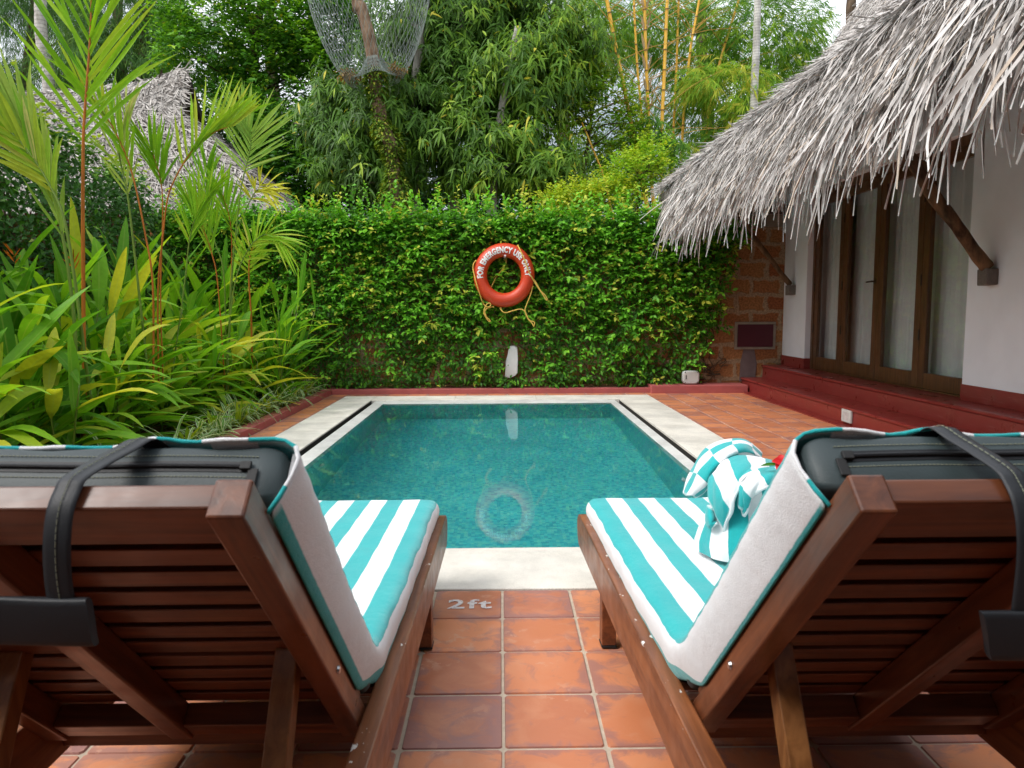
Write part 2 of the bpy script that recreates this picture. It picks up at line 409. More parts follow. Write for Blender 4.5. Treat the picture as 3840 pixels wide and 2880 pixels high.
SOIL = m_soil(); GROUND = m_ground()
WHITE = plain('white_plaster', (.83, .86, .91), .8, .16, 2.2, .15)
TEAK = wood_mat('teak', (.11, .031, .012), (.31, .098, .034), .36)
TEAKX = wood_mat('teak_cross_shaded', (.080, .022, .009), (.23, .070, .025), .36, axis='x')  # darker teak copy, shade of the lounger backs put into its colour
TEAKRAIL = wood_mat('teak_rail', (.13, .038, .014), (.33, .110, .036), .36, chips=True)
DOORWOOD = wood_mat('door_wood', (.055, .022, .008), (.17, .070, .022), .4, axis='z')
DARKWOOD = wood_mat('dark_wood', (.03, .017, .010), (.09, .048, .026), .6, axis='z')
STRUTW = m_bark('strut_wood', (.035, .022, .014), (.20, .115, .06), 9, (1, 1, .3))
VINYL = m_vinyl('grey_vinyl', (.042, .062, .066)); STRAP = m_vinyl('black_vinyl', (.022, .025, .030))
THREAD = plain('thread', (.26, .28, .20), .8); ZIPM = plain('zip_tape', (.012, .013, .016), .5, .2, 60)
RUBBER = plain('black_rubber', (.02, .02, .02), .6)
STEEL = plain('steel', (.55, .55, .55), .3, .2, 8, .02, .5, .001, Metallic=1.0)
ORANGE = plain('lifebuoy_orange', (.62, .052, .012), .42, .25, 9, .55, .5, .006)
LETTER = plain('white_print', (.80, .80, .78), .6, .12, 20)
ROPE = plain('yellow_rope', (.72, .47, .09), .7, .25, 90, .4)
PLASTIC = plain('white_plastic', (.58, .60, .58), .4, .15, 10, .05)
INK = plain('black_ink', (.02, .02, .015), .6)
CORBEL = m_stone('corbel_stone', (.16, .14, .12), (.26, .235, .21), .6, 120, .95)
CEMENT = plain('cement', (.30, .26, .20), .95, .5, 7, .4)
MAROON = plain('maroon_panel', (.075, .010, .020), .55, .3, 4, .05)
SHEER = plain('sheer_curtain', (.80, .81, .80), .9, .15, 4)
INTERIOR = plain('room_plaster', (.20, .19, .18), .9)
PALMBARK = m_bark('palm_bark', (.42, .40, .37), (.66, .64, .60), 9, (1, 1, .6), 6)
COCOBARK = m_bark('coconut_bark', (.34, .31, .28), (.62, .58, .54), 8, (1, 1, .6), 3.2)
BARK = m_bark('grey_bark', (.16, .14, .12), (.42, .40, .37), 9)
DARKBARK = m_bark('brown_bark', (.05, .034, .022), (.15, .105, .07), 9)
NETBARK = m_bark('rough_bark', (.085, .05, .03), (.27, .185, .125), 14)
CULM = m_bamboo(); SHEATH = plain('bamboo_sheath', (.50, .36, .20), .8, .4, 20)
STALK = plain('orange_stalk', (.50, .155, .014), .45, .5, 6, .05)
GSTALK = plain('green_stalk', (.16, .26, .03), .45, .4, 6, .05)
FLOWER = plain('orange_flower', (.80, .20, .01), .5); HIBISCUS = plain('red_petal', (.62, .012, .015), .5)
NETWIRE = plain('net_cord', (.22, .26, .24), .6)
DEADLEAF = leaf_mat('dead_leaf', [(0, (.10, .055, .025)), (.6, (.22, .13, .065)), (1, (.38, .27, .16))], .2, .7, .2)
# ------------------------------------------------------------------ light
w = bpy.data.worlds.new("World"); SC.world = w; w.use_nodes = True
nt = w.node_tree; bg = nt.nodes['Background']
sky = nt.nodes.new('ShaderNodeTexSky'); sky.sky_type = 'NISHITA'; sky.sun_disc = False
SUN_EL, SUN_AZ = math.radians(50), math.radians(-118)      # azimuth measured from +Y towards +X
sky.sun_elevation = SUN_EL; sky.sun_rotation = SUN_AZ; sky.dust_density = 4.0; sky.air_density = 1.2; sky.ozone_density = 1.5
hs = nt.nodes.new('ShaderNodeHueSaturation'); hs.inputs['Saturation'].default_value = .60; hs.inputs['Value'].default_value = 1.12
nt.links.new(sky.outputs[0], hs.inputs['Color'])
# thin overcast: soft pale cloud between the blue
tc = nt.nodes.new('ShaderNodeTexCoord'); cn = nt.nodes.new('ShaderNodeTexNoise'); cn.inputs['Scale'].default_value = 2.2; cn.inputs['Detail'].default_value = 6
nt.links.new(tc.outputs['Generated'], cn.inputs['Vector'])
cr = nt.nodes.new('ShaderNodeValToRGB'); cr.color_ramp.elements[0].position = .36; cr.color_ramp.elements[1].position = .6
nt.links.new(cn.outputs['Fac'], cr.inputs[0])
cm = nt.nodes.new('ShaderNodeMix'); cm.data_type = 'RGBA'
nt.links.new(cr.outputs[0], cm.inputs[0]); nt.links.new(hs.outputs[0], cm.inputs[6]); cm.inputs[7].default_value = (9.5, 9.8, 10.3, 1)
nt.links.new(cm.outputs[2], bg.inputs['Color']); bg.inputs['Strength'].default_value = .125
sl = bpy.data.lights.new("sun", 'SUN'); sl.energy = 1.5; sl.angle = math.radians(22); sl.color = (1, .97, .93)
so = bpy.data.objects.new("sun", sl); COL.objects.link(so)
sd = Vector((math.sin(SUN_AZ) * math.cos(SUN_EL), math.cos(SUN_AZ) * math.cos(SUN_EL), math.sin(SUN_EL)))
so.rotation_euler = (-sd).to_track_quat('-Z', 'Y').to_euler(); so.location = (-5, 5, 12)
vs = SC.view_settings; vs.view_transform = 'Standard'; vs.look = 'None'; vs.gamma = 1; vs.use_curve_mapping = False; vs.exposure = EXPOSURE
cy = SC.cycles; cy.use_denoising = True; cy.max_bounces = 8; cy.transparent_max_bounces = 12; cy.transmission_bounces = 8
cy.sample_clamp_indirect = 6; cy.blur_glossy = .5
try: cy.denoiser = 'OPENIMAGEDENOISE'
except Exception: pass

# ------------------------------------------------------------------ ground
b = MB(); E_ = 400; hx0, hx1, hy0, hy1 = -1.9, 1.8, 3.0, 9.3
for x0, x1, y0, y1 in ((-E_, E_, -E_, hy0), (-E_, hx0, hy0, hy1), (hx1, E_, hy0, hy1), (-E_, E_, hy1, E_)):
    b.add([(x0, y0, -.03), (x1, y0, -.03), (x1, y1, -.03), (x0, y1, -.03)], [(0, 1, 2, 3)])
b.build('ground', GROUND, kind='structure')

# planting bed (left) and soil strip in front of the ivy wall
def hill(x, y):
    return .05 + .02 * math.sin(x * 7 + y * 3) * math.sin(y * 5) + .03 * max(0, min(1, (-2.6 - x)))
G = [[(x, y, hill(x, y) if x < -2.35 else .052) for x in np.linspace(-4.6, -2.34, 24)] for y in np.linspace(-1, 10.0, 90)]
MB().grid(G).build('garden_bed', SOIL, kind='structure', smooth=True)
G = [[(x, y, .055 + .06 * (y - 9.85) / .15 + .012 * math.sin(x * 23)) for x in np.linspace(-2.34, 1.97, 60)] for y in np.linspace(9.845, 10.0, 5)]
MB().grid(G).build('soil_strip', SOIL, kind='structure', smooth=True)

# ------------------------------------------------------------------ terrace of terracotta tiles
b = MB()
for x0, x1, y0, y1 in ((-2.22, 3.22, -3, 2.848), (-2.22, -1.987, 2.848, 9.75), (1.877, 3.22, 2.848, 9.75), (-1.987, 1.877, 9.503, 9.75)):
    b.add([(x0, y0, -.004), (x1, y0, -.004), (x1, y1, -.004), (x0, y1, -.004)], [(0, 1, 2, 3)])
terrace = b.build('terrace', GROUT, kind='structure')
tb = MB()
def tile(x0, x1, y0, y1, gap=.0038):
    j = lambda: rng.normal() * .0012
    x0 += gap + j(); x1 -= gap + j(); y0 += gap + j(); y1 -= gap + j()
    if x1 - x0 < .02 or y1 - y0 < .02: return
    rv = rng.random(); c = .005 + .003 * rng.random(); tz = rng.normal() * .0007
    def ring(i, z, cc):
        a = []
        for sx, sy in ((0, 0), (1, 0), (1, 1), (0, 1)):
            X = x0 + i if not sx else x1 - i; Y = y0 + i if not sy else y1 - i
            dx = cc if not sx else -cc; dy = cc if not sy else -cc
            p = [(X + dx, Y, z), (X, Y + dy, z)]
            # walk round the corner in order
            if (sx, sy) in ((1, 0), (0, 1)): pass
            else: p = p[::-1]
            a += p
        return a
    A = ring(0, -.006, c); B = ring(.003, .0005 + tz, c); C = ring(.045, .0012 + tz, c)
    F = []
    for r in range(2):
        for i in range(8): F.append((r * 8 + i, r * 8 + (i + 1) % 8, (r + 1) * 8 + (i + 1) % 8, (r + 1) * 8 + i))
    F.append(tuple(range(16, 24)))
    tb.add(A + B + C, F, rnd=[rv] * 24, edge=[1] * 8 + [1] * 8 + [0] * 8)
for k in range(20):
    y1 = 2.85 - .2675 * k
    for i in range(-9, 13): tile(max(-2.21, i * .262 - .001), min(3.21, (i + 1) * .262), y1 - .2675, y1)
for k in range(26):
    y0 = 2.85 + .2655 * k
    tile(-2.215, -1.99, y0, min(9.745, y0 + .2655))
    for i in range(6): tile(1.88 + i * .262, min(3.2, 1.88 + (i + 1) * .262), y0, min(9.745, y0 + .2655))
for i in range(15): tile(-1.985 + i * .2573, -1.985 + (i + 1) * .2573, 9.505, 9.745)
tb.build('tile_paving', TERRA, terrace)

# painted depth mark on a tile:  2ft
def text_mesh(body, size, offset=.0, spacing=1.0):
    c = bpy.data.curves.new('lettering', 'FONT'); c.body = body; c.size = size; c.offset = offset; c.space_character = spacing
    c.resolution_u = 4; c.align_x = 'CENTER'; c.align_y = 'CENTER'
    o = bpy.data.objects.new('lettering', c); COL.objects.link(o)
    me = bpy.data.meshes.new_from_object(o.evaluated_get(bpy.context.evaluated_depsgraph_get()))
    bpy.data.objects.remove(o); bpy.data.curves.remove(c)
    V = np.array([v.co[:] for v in me.vertices]); F = [list(p.vertices) for p in me.polygons]
    bpy.data.meshes.remove(me); return V, F
t = NT('worn_paint'); n_ = t.noise(t.pos(), 130, 3, .7)
tr_ = t.n('BsdfTransparent'); mx_ = t.n('MixShader'); t.l(t.ramp(n_, [(.34, 0.0), (.44, .9)]), mx_.inputs[0])
t.l(tr_.outputs[0], mx_.inputs[1]); t.l(t.bsdf((.72, .68, .66), .8), mx_.inputs[2]); WORN = t.done(mx_.outputs[0])
V, F = text_mesh('2ft', .125, .003, 1.15)
V = np.array([(-.125 + v[0] * 1.05, 2.70 + v[1] * .95, .0035) for v in V])
mesh('depth_mark', V, F, WORN, terrace)

# ------------------------------------------------------------------ pool
WX0, WX1, WY0, WY1, WZ, DEP = -1.405, 1.297, 3.41, 8.82, -.012, -1.15
b = MB(); x0, x1, y0, y1 = WX0 - .002, WX1 + .002, WY0 - .002, WY1 + .002
b.add([(x0, y0, DEP), (x1, y0, DEP), (x1, y1, DEP), (x0, y1, DEP), (x0, y0, -.014), (x1, y0, -.014), (x1, y1, -.014), (x0, y1, -.014)],
      [(0, 1, 2, 3), (4, 5, 1, 0), (5, 6, 2, 1), (6, 7, 3, 2), (7, 4, 0, 3)])
pool = b.build('pool', MOSAIC, kind='structure')
for (fx, fy, fz) in ((WX0 + .001, 5.75, -.42), (WX1 - .001, 5.2, -.42)):
    f = MB(); sgn = 1 if fx < 0 else -1
    f.tube([(fx, fy, fz), (fx + sgn * .012, fy, fz)], [.05, .042], 20); f.tube([(fx + sgn * .012, fy, fz), (fx + sgn * .02, fy, fz)], [.022, .02], 14)
    f.build('pool_inlet', PLASTIC, pool, smooth=False)
MB().add([(WX0, WY0, WZ), (WX1, WY0, WZ), (WX1, WY1, WZ), (WX0, WY1, WZ)], [(0, 1, 2, 3)]).build('water', WATER, kind='structure')
b = MB()   # marble overflow lip on both sides and the far end
SL0, SL1, SR0, SR1 = -1.588, -1.528, 1.385, 1.445
b.hexa([(SL1, 3.275, -.16), (WX0, 3.275, -.16), (WX0, 9.06, -.16), (SL1, 9.06, -.16), (SL1, 3.275, -.004), (WX0, 3.275, -.010), (WX0, 9.06, -.010), (SL1, 9.06, -.004)])
b.hexa([(WX1, 3.275, -.16), (SR0, 3.275, -.16), (SR0, 9.06, -.16), (WX1, 9.06, -.16), (WX1, 3.275, -.010), (SR0, 3.275, -.004), (SR0, 9.06, -.004), (WX1, 9.06, -.010)])
b.hexa([(WX0, WY1, -.16), (WX1, WY1, -.16), (WX1, 9.06, -.16), (WX0, 9.06, -.16), (WX0, WY1, -.010), (WX1, WY1, -.010), (WX1, 9.06, .0), (WX0, 9.06, .0)])
b.build('overflow_lip', MARBLE, bevel=.004, kind='structure')
b = MB()   # coping slabs
def slabs(x0, x1, y0, y1, n, along):
    for i in range(n):
        if along == 'y':
            a = y0 + (y1 - y0) * i / n; c = y0 + (y1 - y0) * (i + 1) / n; b.box(x0, x1, a + .001, c - .001, -.16, .005 + rng.normal() * .0006)
        else:
            a = x0 + (x1 - x0) * i / n; c = x0 + (x1 - x0) * (i + 1) / n; b.box(a + .001, c - .001, y0, y1, -.16, .005 + rng.normal() * .0006)
slabs(-1.985, SL0, 2.852, 9.5, 5, 'y'); slabs(SR1, 1.875, 2.852, 9.5, 5, 'y')
slabs(SL0 + .001, SR1 - .001, 2.852, 3.275, 3, 'x'); slabs(SL0 + .001, SR1 - .001, 9.062, 9.5, 3, 'x')
b.hexa([(WX0, 3.276, -.16), (WX1, 3.276, -.16), (WX1, WY0, -.16), (WX0, WY0, -.16), (WX0, 3.276, .003), (WX1, 3.276, .003), (WX1, WY0, -.011), (WX0, WY0, -.011)])
b.build('coping', COPING, bevel=.004, kind='structure')
b = MB()
for c0_, c1_ in ((SL0, SL1), (SR0, SR1)):
    b.box(c0_ - .02, c1_ + .02, 3.27, 9.07, -.2, -.1601); b.box(c0_ + .001, c0_ + .005, 3.278, 9.06, -.16, -.006); b.box(c1_ - .005, c1_ - .001, 3.278, 9.06, -.16, -.012)
b.build('overflow_channel', plain('slot_shade_dark', (.025, .022, .018), .95), kind='structure')  # near-black bed and wall liners put shade into the overflow slot

# ------------------------------------------------------------------ kerbs
b = MB(); b.box(-2.345, -2.222, -3, 9.868, -.02, .066); b.box(-2.222, 1.95, 9.752, 9.868, -.02, .066)
b.box(1.95, 3.215, 9.64, 9.998, -.02, .104)
b.build('kerb', REDKERB, bevel=.008, kind='structure')

# ------------------------------------------------------------------ the garden wall
WALL_Y = 10.0
gw = thing('garden_wall', 'orange laterite block wall behind the pool, mostly hidden under climbing fig', 'wall', (0, 10.1, 0))
b = MB(); b.box(-4.6, 2.3, WALL_Y, 10.25, -.02, 2.16); b.box(2.3, 3.78, WALL_Y, 10.25, -.02, 2.17)
b.build('blockwork', LATERITE, gw)
MB().box(2.3, 3.78, WALL_Y - .006, 10.25, 2.171, 2.335).build('plaster_band', CEMENT, gw, bevel=.005)
b = MB(); b.prism([(3.21, WALL_Y, .12), (3.42, WALL_Y, .12), (3.44, WALL_Y, .35), (3.40, WALL_Y, .56), (3.26, WALL_Y, .56), (3.22, WALL_Y, .38)], (0, -.008, 0))
b.build('cement_patch', plain('purple_cement', (.17, .125, .125), .95, .4, 9), gw)
# side wall of the garden, behind the hedge on the left
sw = thing('side_wall', 'low boundary wall on the left, hidden behind the dark hedge', 'wall', (-4.7, 5, 0))
MB().box(-4.85, -4.62, -1, 10.25, -.02, 2.0).build('blockwork', LATERITE, sw)

p = thing('wall_panel', 'dark maroon rectangular panel in a cement frame on the laterite wall', 'panel', (3.4, WALL_Y, .75))
b = MB(); b.box(3.13, 3.68, WALL_Y - .022, WALL_Y - .001, .55, .585); b.box(3.13, 3.68, WALL_Y - .022, WALL_Y - .001, .885, .92)
b.box(3.13, 3.165, WALL_Y - .022, WALL_Y - .001, .585, .885); b.box(3.645, 3.68, WALL_Y - .022, WALL_Y - .001, .585, .885)
b.build('frame', CEMENT, p, bevel=.003)
MB().box(3.166, 3.644, WALL_Y - .03, WALL_Y - .002, .586, .884).build('board', MAROON, p, bevel=.004)

p = thing('white_niche', 'white painted plaster patch half covered by creeper under the lifebuoy', 'plaster patch', (.135, WALL_Y, .4))
b = MB(); b.prism([(.045, WALL_Y, .205), (.12, WALL_Y, .19), (.19, WALL_Y, .225), (.215, WALL_Y, .26), (.222, WALL_Y, .45), (.215, WALL_Y, .595), (.18, WALL_Y, .62), (.10, WALL_Y, .61), (.085, WALL_Y, .5), (.06, WALL_Y, .42), (.055, WALL_Y, .3)], (0, -.11, 0))
b.build('plaster', plain('bright_plaster', (.78, .78, .78), .8, .1, 12), p, bevel=.01)

p = thing('junction_box', 'white plastic junction box standing on the red kerb below the laterite wall', 'junction box', (2.49, 9.78, .113))
b = MB(); bx = [(2.385, .155), (2.40, .125), (2.43, .114), (2.56, .114), (2.585, .125), (2.60, .155), (2.60, .25), (2.585, .275), (2.56, .285), (2.43, .285), (2.40, .275), (2.385, .25)]
b.prism([(x, 9.74, z) for x, z in bx], (0, .085, 0)); b.build('case', PLASTIC, p, bevel=.006)
b = MB(); b.prism([(2.4925 + (x - 2.4925) * .9, 9.733, .2 + (z - .2) * .88) for x, z in bx], (0, .0075, 0)); b.build('cover', PLASTIC, p, bevel=.003)
for sx, sz in ((2.412, .268), (2.573, .268), (2.412, .132), (2.573, .132)):
    MB().tube([(sx, 9.734, sz), (sx, 9.7305, sz)], .006, 8).build('screw', INK, p)
V, F = text_mesh('HENSEL', .022, .001); V = np.array([(2.425 + v[1], 9.7318, .203 - v[0] * .75) for v in V]); mesh('lettering', V, F, INK, p)

p = thing('switch_plate', 'white paint-smeared socket plate on the lower red step', 'socket plate', (3.235, 6.87, .1))
MB().box(3.214, 3.2385, 6.78, 6.965, .035, .155).build('plate', PLASTIC, p, bevel=.006)
MB().box(3.2125, 3.2139, 6.815, 6.93, .058, .132).build('cover', plain('smeared_white', (.62, .58, .57), .6, .5, 25), p)

# unseen wall and low roof added behind the camera to shade the lounger backs
pv = thing('shade_screen', 'low dark wall and roof added out of view to shade the lounger backs', 'shade_screen', (0, -3, 0))
MB().box(-6.5, 6.5, -2.4, -2.15, -.02, 2.9).build('wall', plain('shade_screen_wall', (.12, .07, .045), .9), pv)
MB().prism([(-6.8, .05, 2.45), (-6.8, .05, 2.62), (-6.8, -4.5, 5.2), (-6.8, -4.5, 5.0)], (13.6, 0, 0)).build('roof', plain('shade_screen_roof', (.14, .12, .105), .95), pv)
# ------------------------------------------------------------------ the villa on the right
HX = 3.78; FLOOR = .345
villa = thing('villa', 'white villa with thatched roof, folding glass doors and red steps on the right', 'house', (4.2, 5, 0))
b = MB()
b.box(HX, HX + .25, -2, 6.05, FLOOR - .02, 3.62); b.box(HX, HX + .25, 9.26, 10.0, FLOOR - .02, 3.62); b.box(HX, HX + .25, 6.05, 9.26, 2.515, 3.62)
b.box(HX + .25, 8.4, 9.75, 10.0, -.02, 3.62); b.box(8.4, 8.65, -2, 10.0, -.02, 3.62); b.box(HX + .25, 8.4, -2, -1.75, -.02, 3.62)
b.build('wall', WHITE, villa)
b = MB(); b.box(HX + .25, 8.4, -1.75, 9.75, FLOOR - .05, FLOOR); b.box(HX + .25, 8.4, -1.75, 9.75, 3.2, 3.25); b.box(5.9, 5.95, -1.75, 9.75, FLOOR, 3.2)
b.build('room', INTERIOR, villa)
b = MB(); b.box(HX - .012, HX - .0005, -2, 6.05, FLOOR, .475); b.box(HX - .012, HX - .0005, 9.26, 10.0, FLOOR, .475); b.box(HX - .012, HX + .08, 9.247, 9.2595, FLOOR, .475)
b.build('skirting', REDSTEP, villa, bevel=.003)
b = MB()
def step(x0, x1, z0, z1):
    pts = [(x0 + .018, z0), (x0 + .018, z1 - .034)]
    for k in range(7):
        a = -PI / 2 - PI * k / 6; pts.append((x0 + .016 + .016 * math.cos(a), z1 - .016 + .016 * math.sin(a)))
    pts += [(x1, z1), (x1, z0)]
    b.prism([(x, -2, z) for x, z in pts], (0, 11.99, 0))
step(3.222, 3.52, -.02, .176); step(3.502, HX + .22, .1765, FLOOR)
b.box(3.14, 3.2399, -2, 9.64, -.003, .012)
b.build('steps', REDSTEP, villa)
b = MB(); b.prism([(2.45, 9.985, 2.337), (HX - .001, 9.985, 2.337), (HX - .001, 9.985, 3.3), (2.75, 9.985, 2.65)], (0, .08, 0))
b.build('gable_infill', WHITE, villa)
MB().box(2.30, HX - .001, 9.93, 9.9795, 2.336, 2.44).build('beam', DARKWOOD, villa, bevel=.004)

HINGE = plain('dark_hinge', (.03, .02, .012), .5)
# folding glass doors
YD = [9.26, 8.46, 7.66, 6.86, 6.06]; DX0, DX1 = HX + .08, HX + .125
b = MB(); b.box(DX0 - .012, DX1 + .02, 6.051, 9.259, 2.432, 2.514); b.box(DX0 - .012, DX1 + .02, 9.205, 9.259, FLOOR + .001, 2.432); b.box(DX0 - .012, DX1 + .02, 6.051, 9.2, FLOOR + .001, .362)
b.build('door_surround', DOORWOOD, villa, bevel=.004)
for i in range(4):
    ya, yb = YD[i] - (.056 if i == 0 else .004), YD[i + 1] + .004; z0, z1 = .364, 2.43
    b = MB(); b.box(DX0, DX1, ya - .095, ya, z0, z1); b.box(DX0, DX1, yb, yb + .095, z0, z1)
    b.box(DX0 + .001, DX1 - .001, yb + .095, ya - .095, z0, z0 + .14); b.box(DX0 + .001, DX1 - .001, yb + .095, ya - .095, z1 - .1, z1)
    d = b.build('door', DOORWOOD, villa, bevel=.004)
    MB().box(DX0 + .018, DX0 + .022, yb + .0955, ya - .0955, z0 + .1405, z1 - .1005).build('glass_pane', GLASS, d)
    if i == 1:
        h = MB(); h.tube([(DX0, yb + .05, 1.37), (DX0 - .045, yb + .05, 1.37), (DX0 - .05, yb + .14, 1.365)], .009, 8); h.tube([(DX0 - .004, yb + .05, 1.37), (DX0, yb + .05, 1.37)], .028, 14)
        h.build('handle', plain('dark_brass', (.10, .08, .05), .35, .2, 8, .02, .5, .001, Metallic=.9), d)
    if i in (0, 1, 3):
        for hz in (.8, 1.3, 2.05): MB().tube([(DX0 - .006, (ya - .003 if i != 3 else ya + .001), hz), (DX0 - .006, (ya - .003 if i != 3 else ya + .001), hz + .1)], .007, 8).build('hinge', HINGE, d)

# curtains behind the glass
CURT = [(9.35, 8.80, 'narrow sheer white curtain behind the farthest glass door, with a dark gap beside it'), (8.50, 7.98, 'sheer white curtain behind the second glass door from the far end'),
        (7.74, 7.16, 'sheer white curtain behind the third glass door from the far end'), (6.95, 6.2, 'sheer white curtain behind the glass door nearest the camera')]
for i, (ya, yb, lab) in enumerate(CURT):
    c = thing('curtain', lab, 'curtain', (HX + .22, (ya + yb) / 2, FLOOR), 'sheer curtains behind the glass doors')
    G = []
    for z in np.linspace(FLOOR + .02, 2.6, 26):
        row = []
        for s in np.linspace(0, 1, 60):
            lean = .10 * (1 - (z - FLOOR) / 2.2) * (.5 - s)
            row.append((HX + .24 + .022 * math.sin(s * 31 + i * 2) * (.7 + .3 * math.sin(z * 2 + i)) + .012 * math.sin(s * 67 + i), ya + (yb - ya) * s + lean * (1 if s < .5 else .25), z))
        G.append(row)
    MB().grid(G).build('cloth', SHEER, c, smooth=True)

# struts and their stone corbels
for (yy, far) in ((9.62, True), (5.70, False)):
    MB().hexa([(3.685, yy - .03, 1.27), (3.779, yy - .03, 1.27), (3.779, yy + .085, 1.265), (3.685, yy + .085, 1.265), (3.68, yy - .032, 1.395), (3.779, yy - .03, 1.395), (3.779, yy + .085, 1.395), (3.682, yy + .087, 1.39)]).build('corbel', CORBEL, villa, bevel=.008)
    P = bez([(3.725, yy + .025, 1.396), (3.64, yy + .03, 1.50), (3.45, yy + .02, 1.74), (3.27, yy + .035, 1.96), (3.07, yy + .02, 2.24), (2.80, yy + .03, 2.55), (2.62, yy + .03, 2.80)], 26)
    P = P + np.array([[.004 * math.sin(k * .6), 0, .003 * math.cos(k * .8)] for k in range(26)])
    s_ = MB().tube(P, [(.033 if far else .048) + .003 * math.sin(k * .7) + .002 * math.sin(k * 2.1) for k in range(26)], 12)
    s_.build('roof_strut', STRUTW, villa, smooth=True)

# thatched roof
PX = [1.98, 2.10, 2.60, 3.39, 4.27, 4.72, 5.3, 6.4]; PZ = [2.52, 2.66, 2.93, 3.44, 4.38, 5.06, 6.0, 7.8]
def rz(x): return np.interp(x, PX, PZ)
YR0, YR1 = -2.6, 9.86
ys = np.linspace(YR0, YR1, 40)
b = MB()
xs = np.array([2.06, 2.2, 2.6, 3.0, 3.39, 3.8, 4.27, 4.72, 5.3, 6.4])
top = [[(x, y, rz(x) - .05) for x in xs] for y in ys]; bot = [[(x, y, rz(x) - .05 - .26 * min(1, (x - 1.9) * 2)) for x in xs] for y in ys]
b.grid(top); b.grid([r[::-1] for r in bot])
b.grid([[(12.8 - x, y, rz(x) - .05) for x in xs] for y in ys])
for e in (0, -1): b.grid([top[e], bot[e]])
b.grid([[r[0] for r in top], [r[0] for r in bot]])
roof = b.build('roof', plain('thatch_core', (.20, .175, .155), .95, .5, 12, .6, .1, .03), villa)
def thatch(n, a0, a1, s0, s1, L, Wd, droop, lift, jit, k=3, prob=None):
    y = rng.uniform(a0, a1, n); s = rng.uniform(s0, s1, n)       # s: x position on the slope (denser low down)
    z = rz(s); sl = (rz(s + .05) - rz(s - .05)) / .1
    Dn = unit(np.stack([-np.ones(n), np.zeros(n), -sl], 1)); N = unit(np.stack([-sl, np.zeros(n), np.ones(n)], 1))
    ang = rng.normal(0, jit, n); Sd = np.array([0, 1.0, 0])
    D = unit(Dn * np.cos(ang)[:, None] + Sd * np.sin(ang)[:, None] + N * rng.normal(.03, .06, n)[:, None])
    P = np.stack([s, y, z], 1) + N * (rng.random(n) * lift - .02)[:, None]
    tw = unit(N + rng.normal(0, .5, (n, 3)))
    return leaves(P, D, tw, rng.uniform(*L, n), rng.uniform(*Wd, n) * (.8 + .15 * np.clip((6 - y) / 4, 0, 1)), rng.uniform(*droop, n), .25, k, 'ribbon', np.clip(rng.normal(.55, .22, n), 0, 1), .02, rng.normal(0, .22, n))
parts = [thatch(52000, 2.0, 9.9, 2.14, 3.6, (.10, .28), (.005, .014), (-.05, .12), .05, .45),
         thatch(42000, 2.0, 9.9, 3.3, 5.4, (.10, .26), (.006, .017), (-.05, .12), .06, .48),
         thatch(2400, 9.72, 9.88, 2.2, 5.3, (.12, .3), (.006, .018), (0, .2), .07, .5)]
leafmesh('thatch_cover', parts, THATCH_GREY, roof)
def fringe(n, L, W, s0, s1, dz, droop, jit):
    y = rng.uniform(1.9, 9.86, n); s = rng.uniform(s0, s1, n)
    k_ = np.clip((y - 8.2) / 1.5, 0, 1); s = s + .13 * k_; L = (L[0] * .85, L[1] * .9)
    D = unit(np.stack([-np.abs(rng.normal(.55, .35, n)) * (1 - .5 * k_), rng.normal(0, jit, n), -np.ones(n) * rng.uniform(.6, 1.1, n)], 1))
    P = np.stack([s, y, rz(s) - rng.uniform(*dz, n) * (1 - .45 * k_)], 1)
    N = unit(np.stack([-np.ones(n), rng.normal(0, .7, n), rng.normal(.4, .5, n)], 1))
    return leaves(P, D, N, rng.uniform(*L, n) * (.7 + .55 * rng.random(n)), rng.uniform(*W, n) * (.8 + .6 * np.clip((6 - y) / 4, 0, 1)), rng.uniform(*droop, n), .35, 5, 'ribbon', np.clip(rng.normal(.6, .27, n), 0, 1), .02, rng.normal(0, .24, n))
parts = [fringe(15000, (.12, .27), (.004, .012), 2.03, 2.5, (-.02, .22), (.1, .5), .34), fringe(9500, (.16, .34), (.005, .015), 2.02, 2.32, (.06, .36), (.3, .65), .36),
         fringe(2300, (.26, .48), (.006, .020), 2.02, 2.28, (.16, .36), (.4, .8), .3)]
leafmesh('thatch_fringe', parts, THATCH_GREY, roof)
# ------------------------------------------------------------------ sun loungers
def wood_incl(name, dark, light, rough=.34):
    t = NT(name); p = t.map(t.objco(), rot=(math.radians(45.6), 0, 0))
    g = t.noise(t.map(p, (40, 3, 40)), 1.0, 5, .6, .6); bb = t.noise(p, 3.5, 3)
    c = t.mix(.5, t.ramp(g, [(.3, dark), (.7, light)]), t.ramp(bb, [(.3, .55), (.7, 1.0)]), 'MULTIPLY')
    return t.done(t.bsdf(c, t.ramp(t.noise(p, 14, 3), [(.3, rough * .8), (.7, rough * 1.3)]), t.bump(g, .18, .003), .5, Coat_Weight=.10, Coat_Roughness=.25))
TEAKB = wood_incl('teak_inclined_shaded', (.090, .025, .010), (.26, .080, .028))  # teak darkened to imitate shade on the underside of the backs
BY, BZ = 1.47, .285
bdir = np.array([-.700, .714]); ndir = np.array([.714, .700])

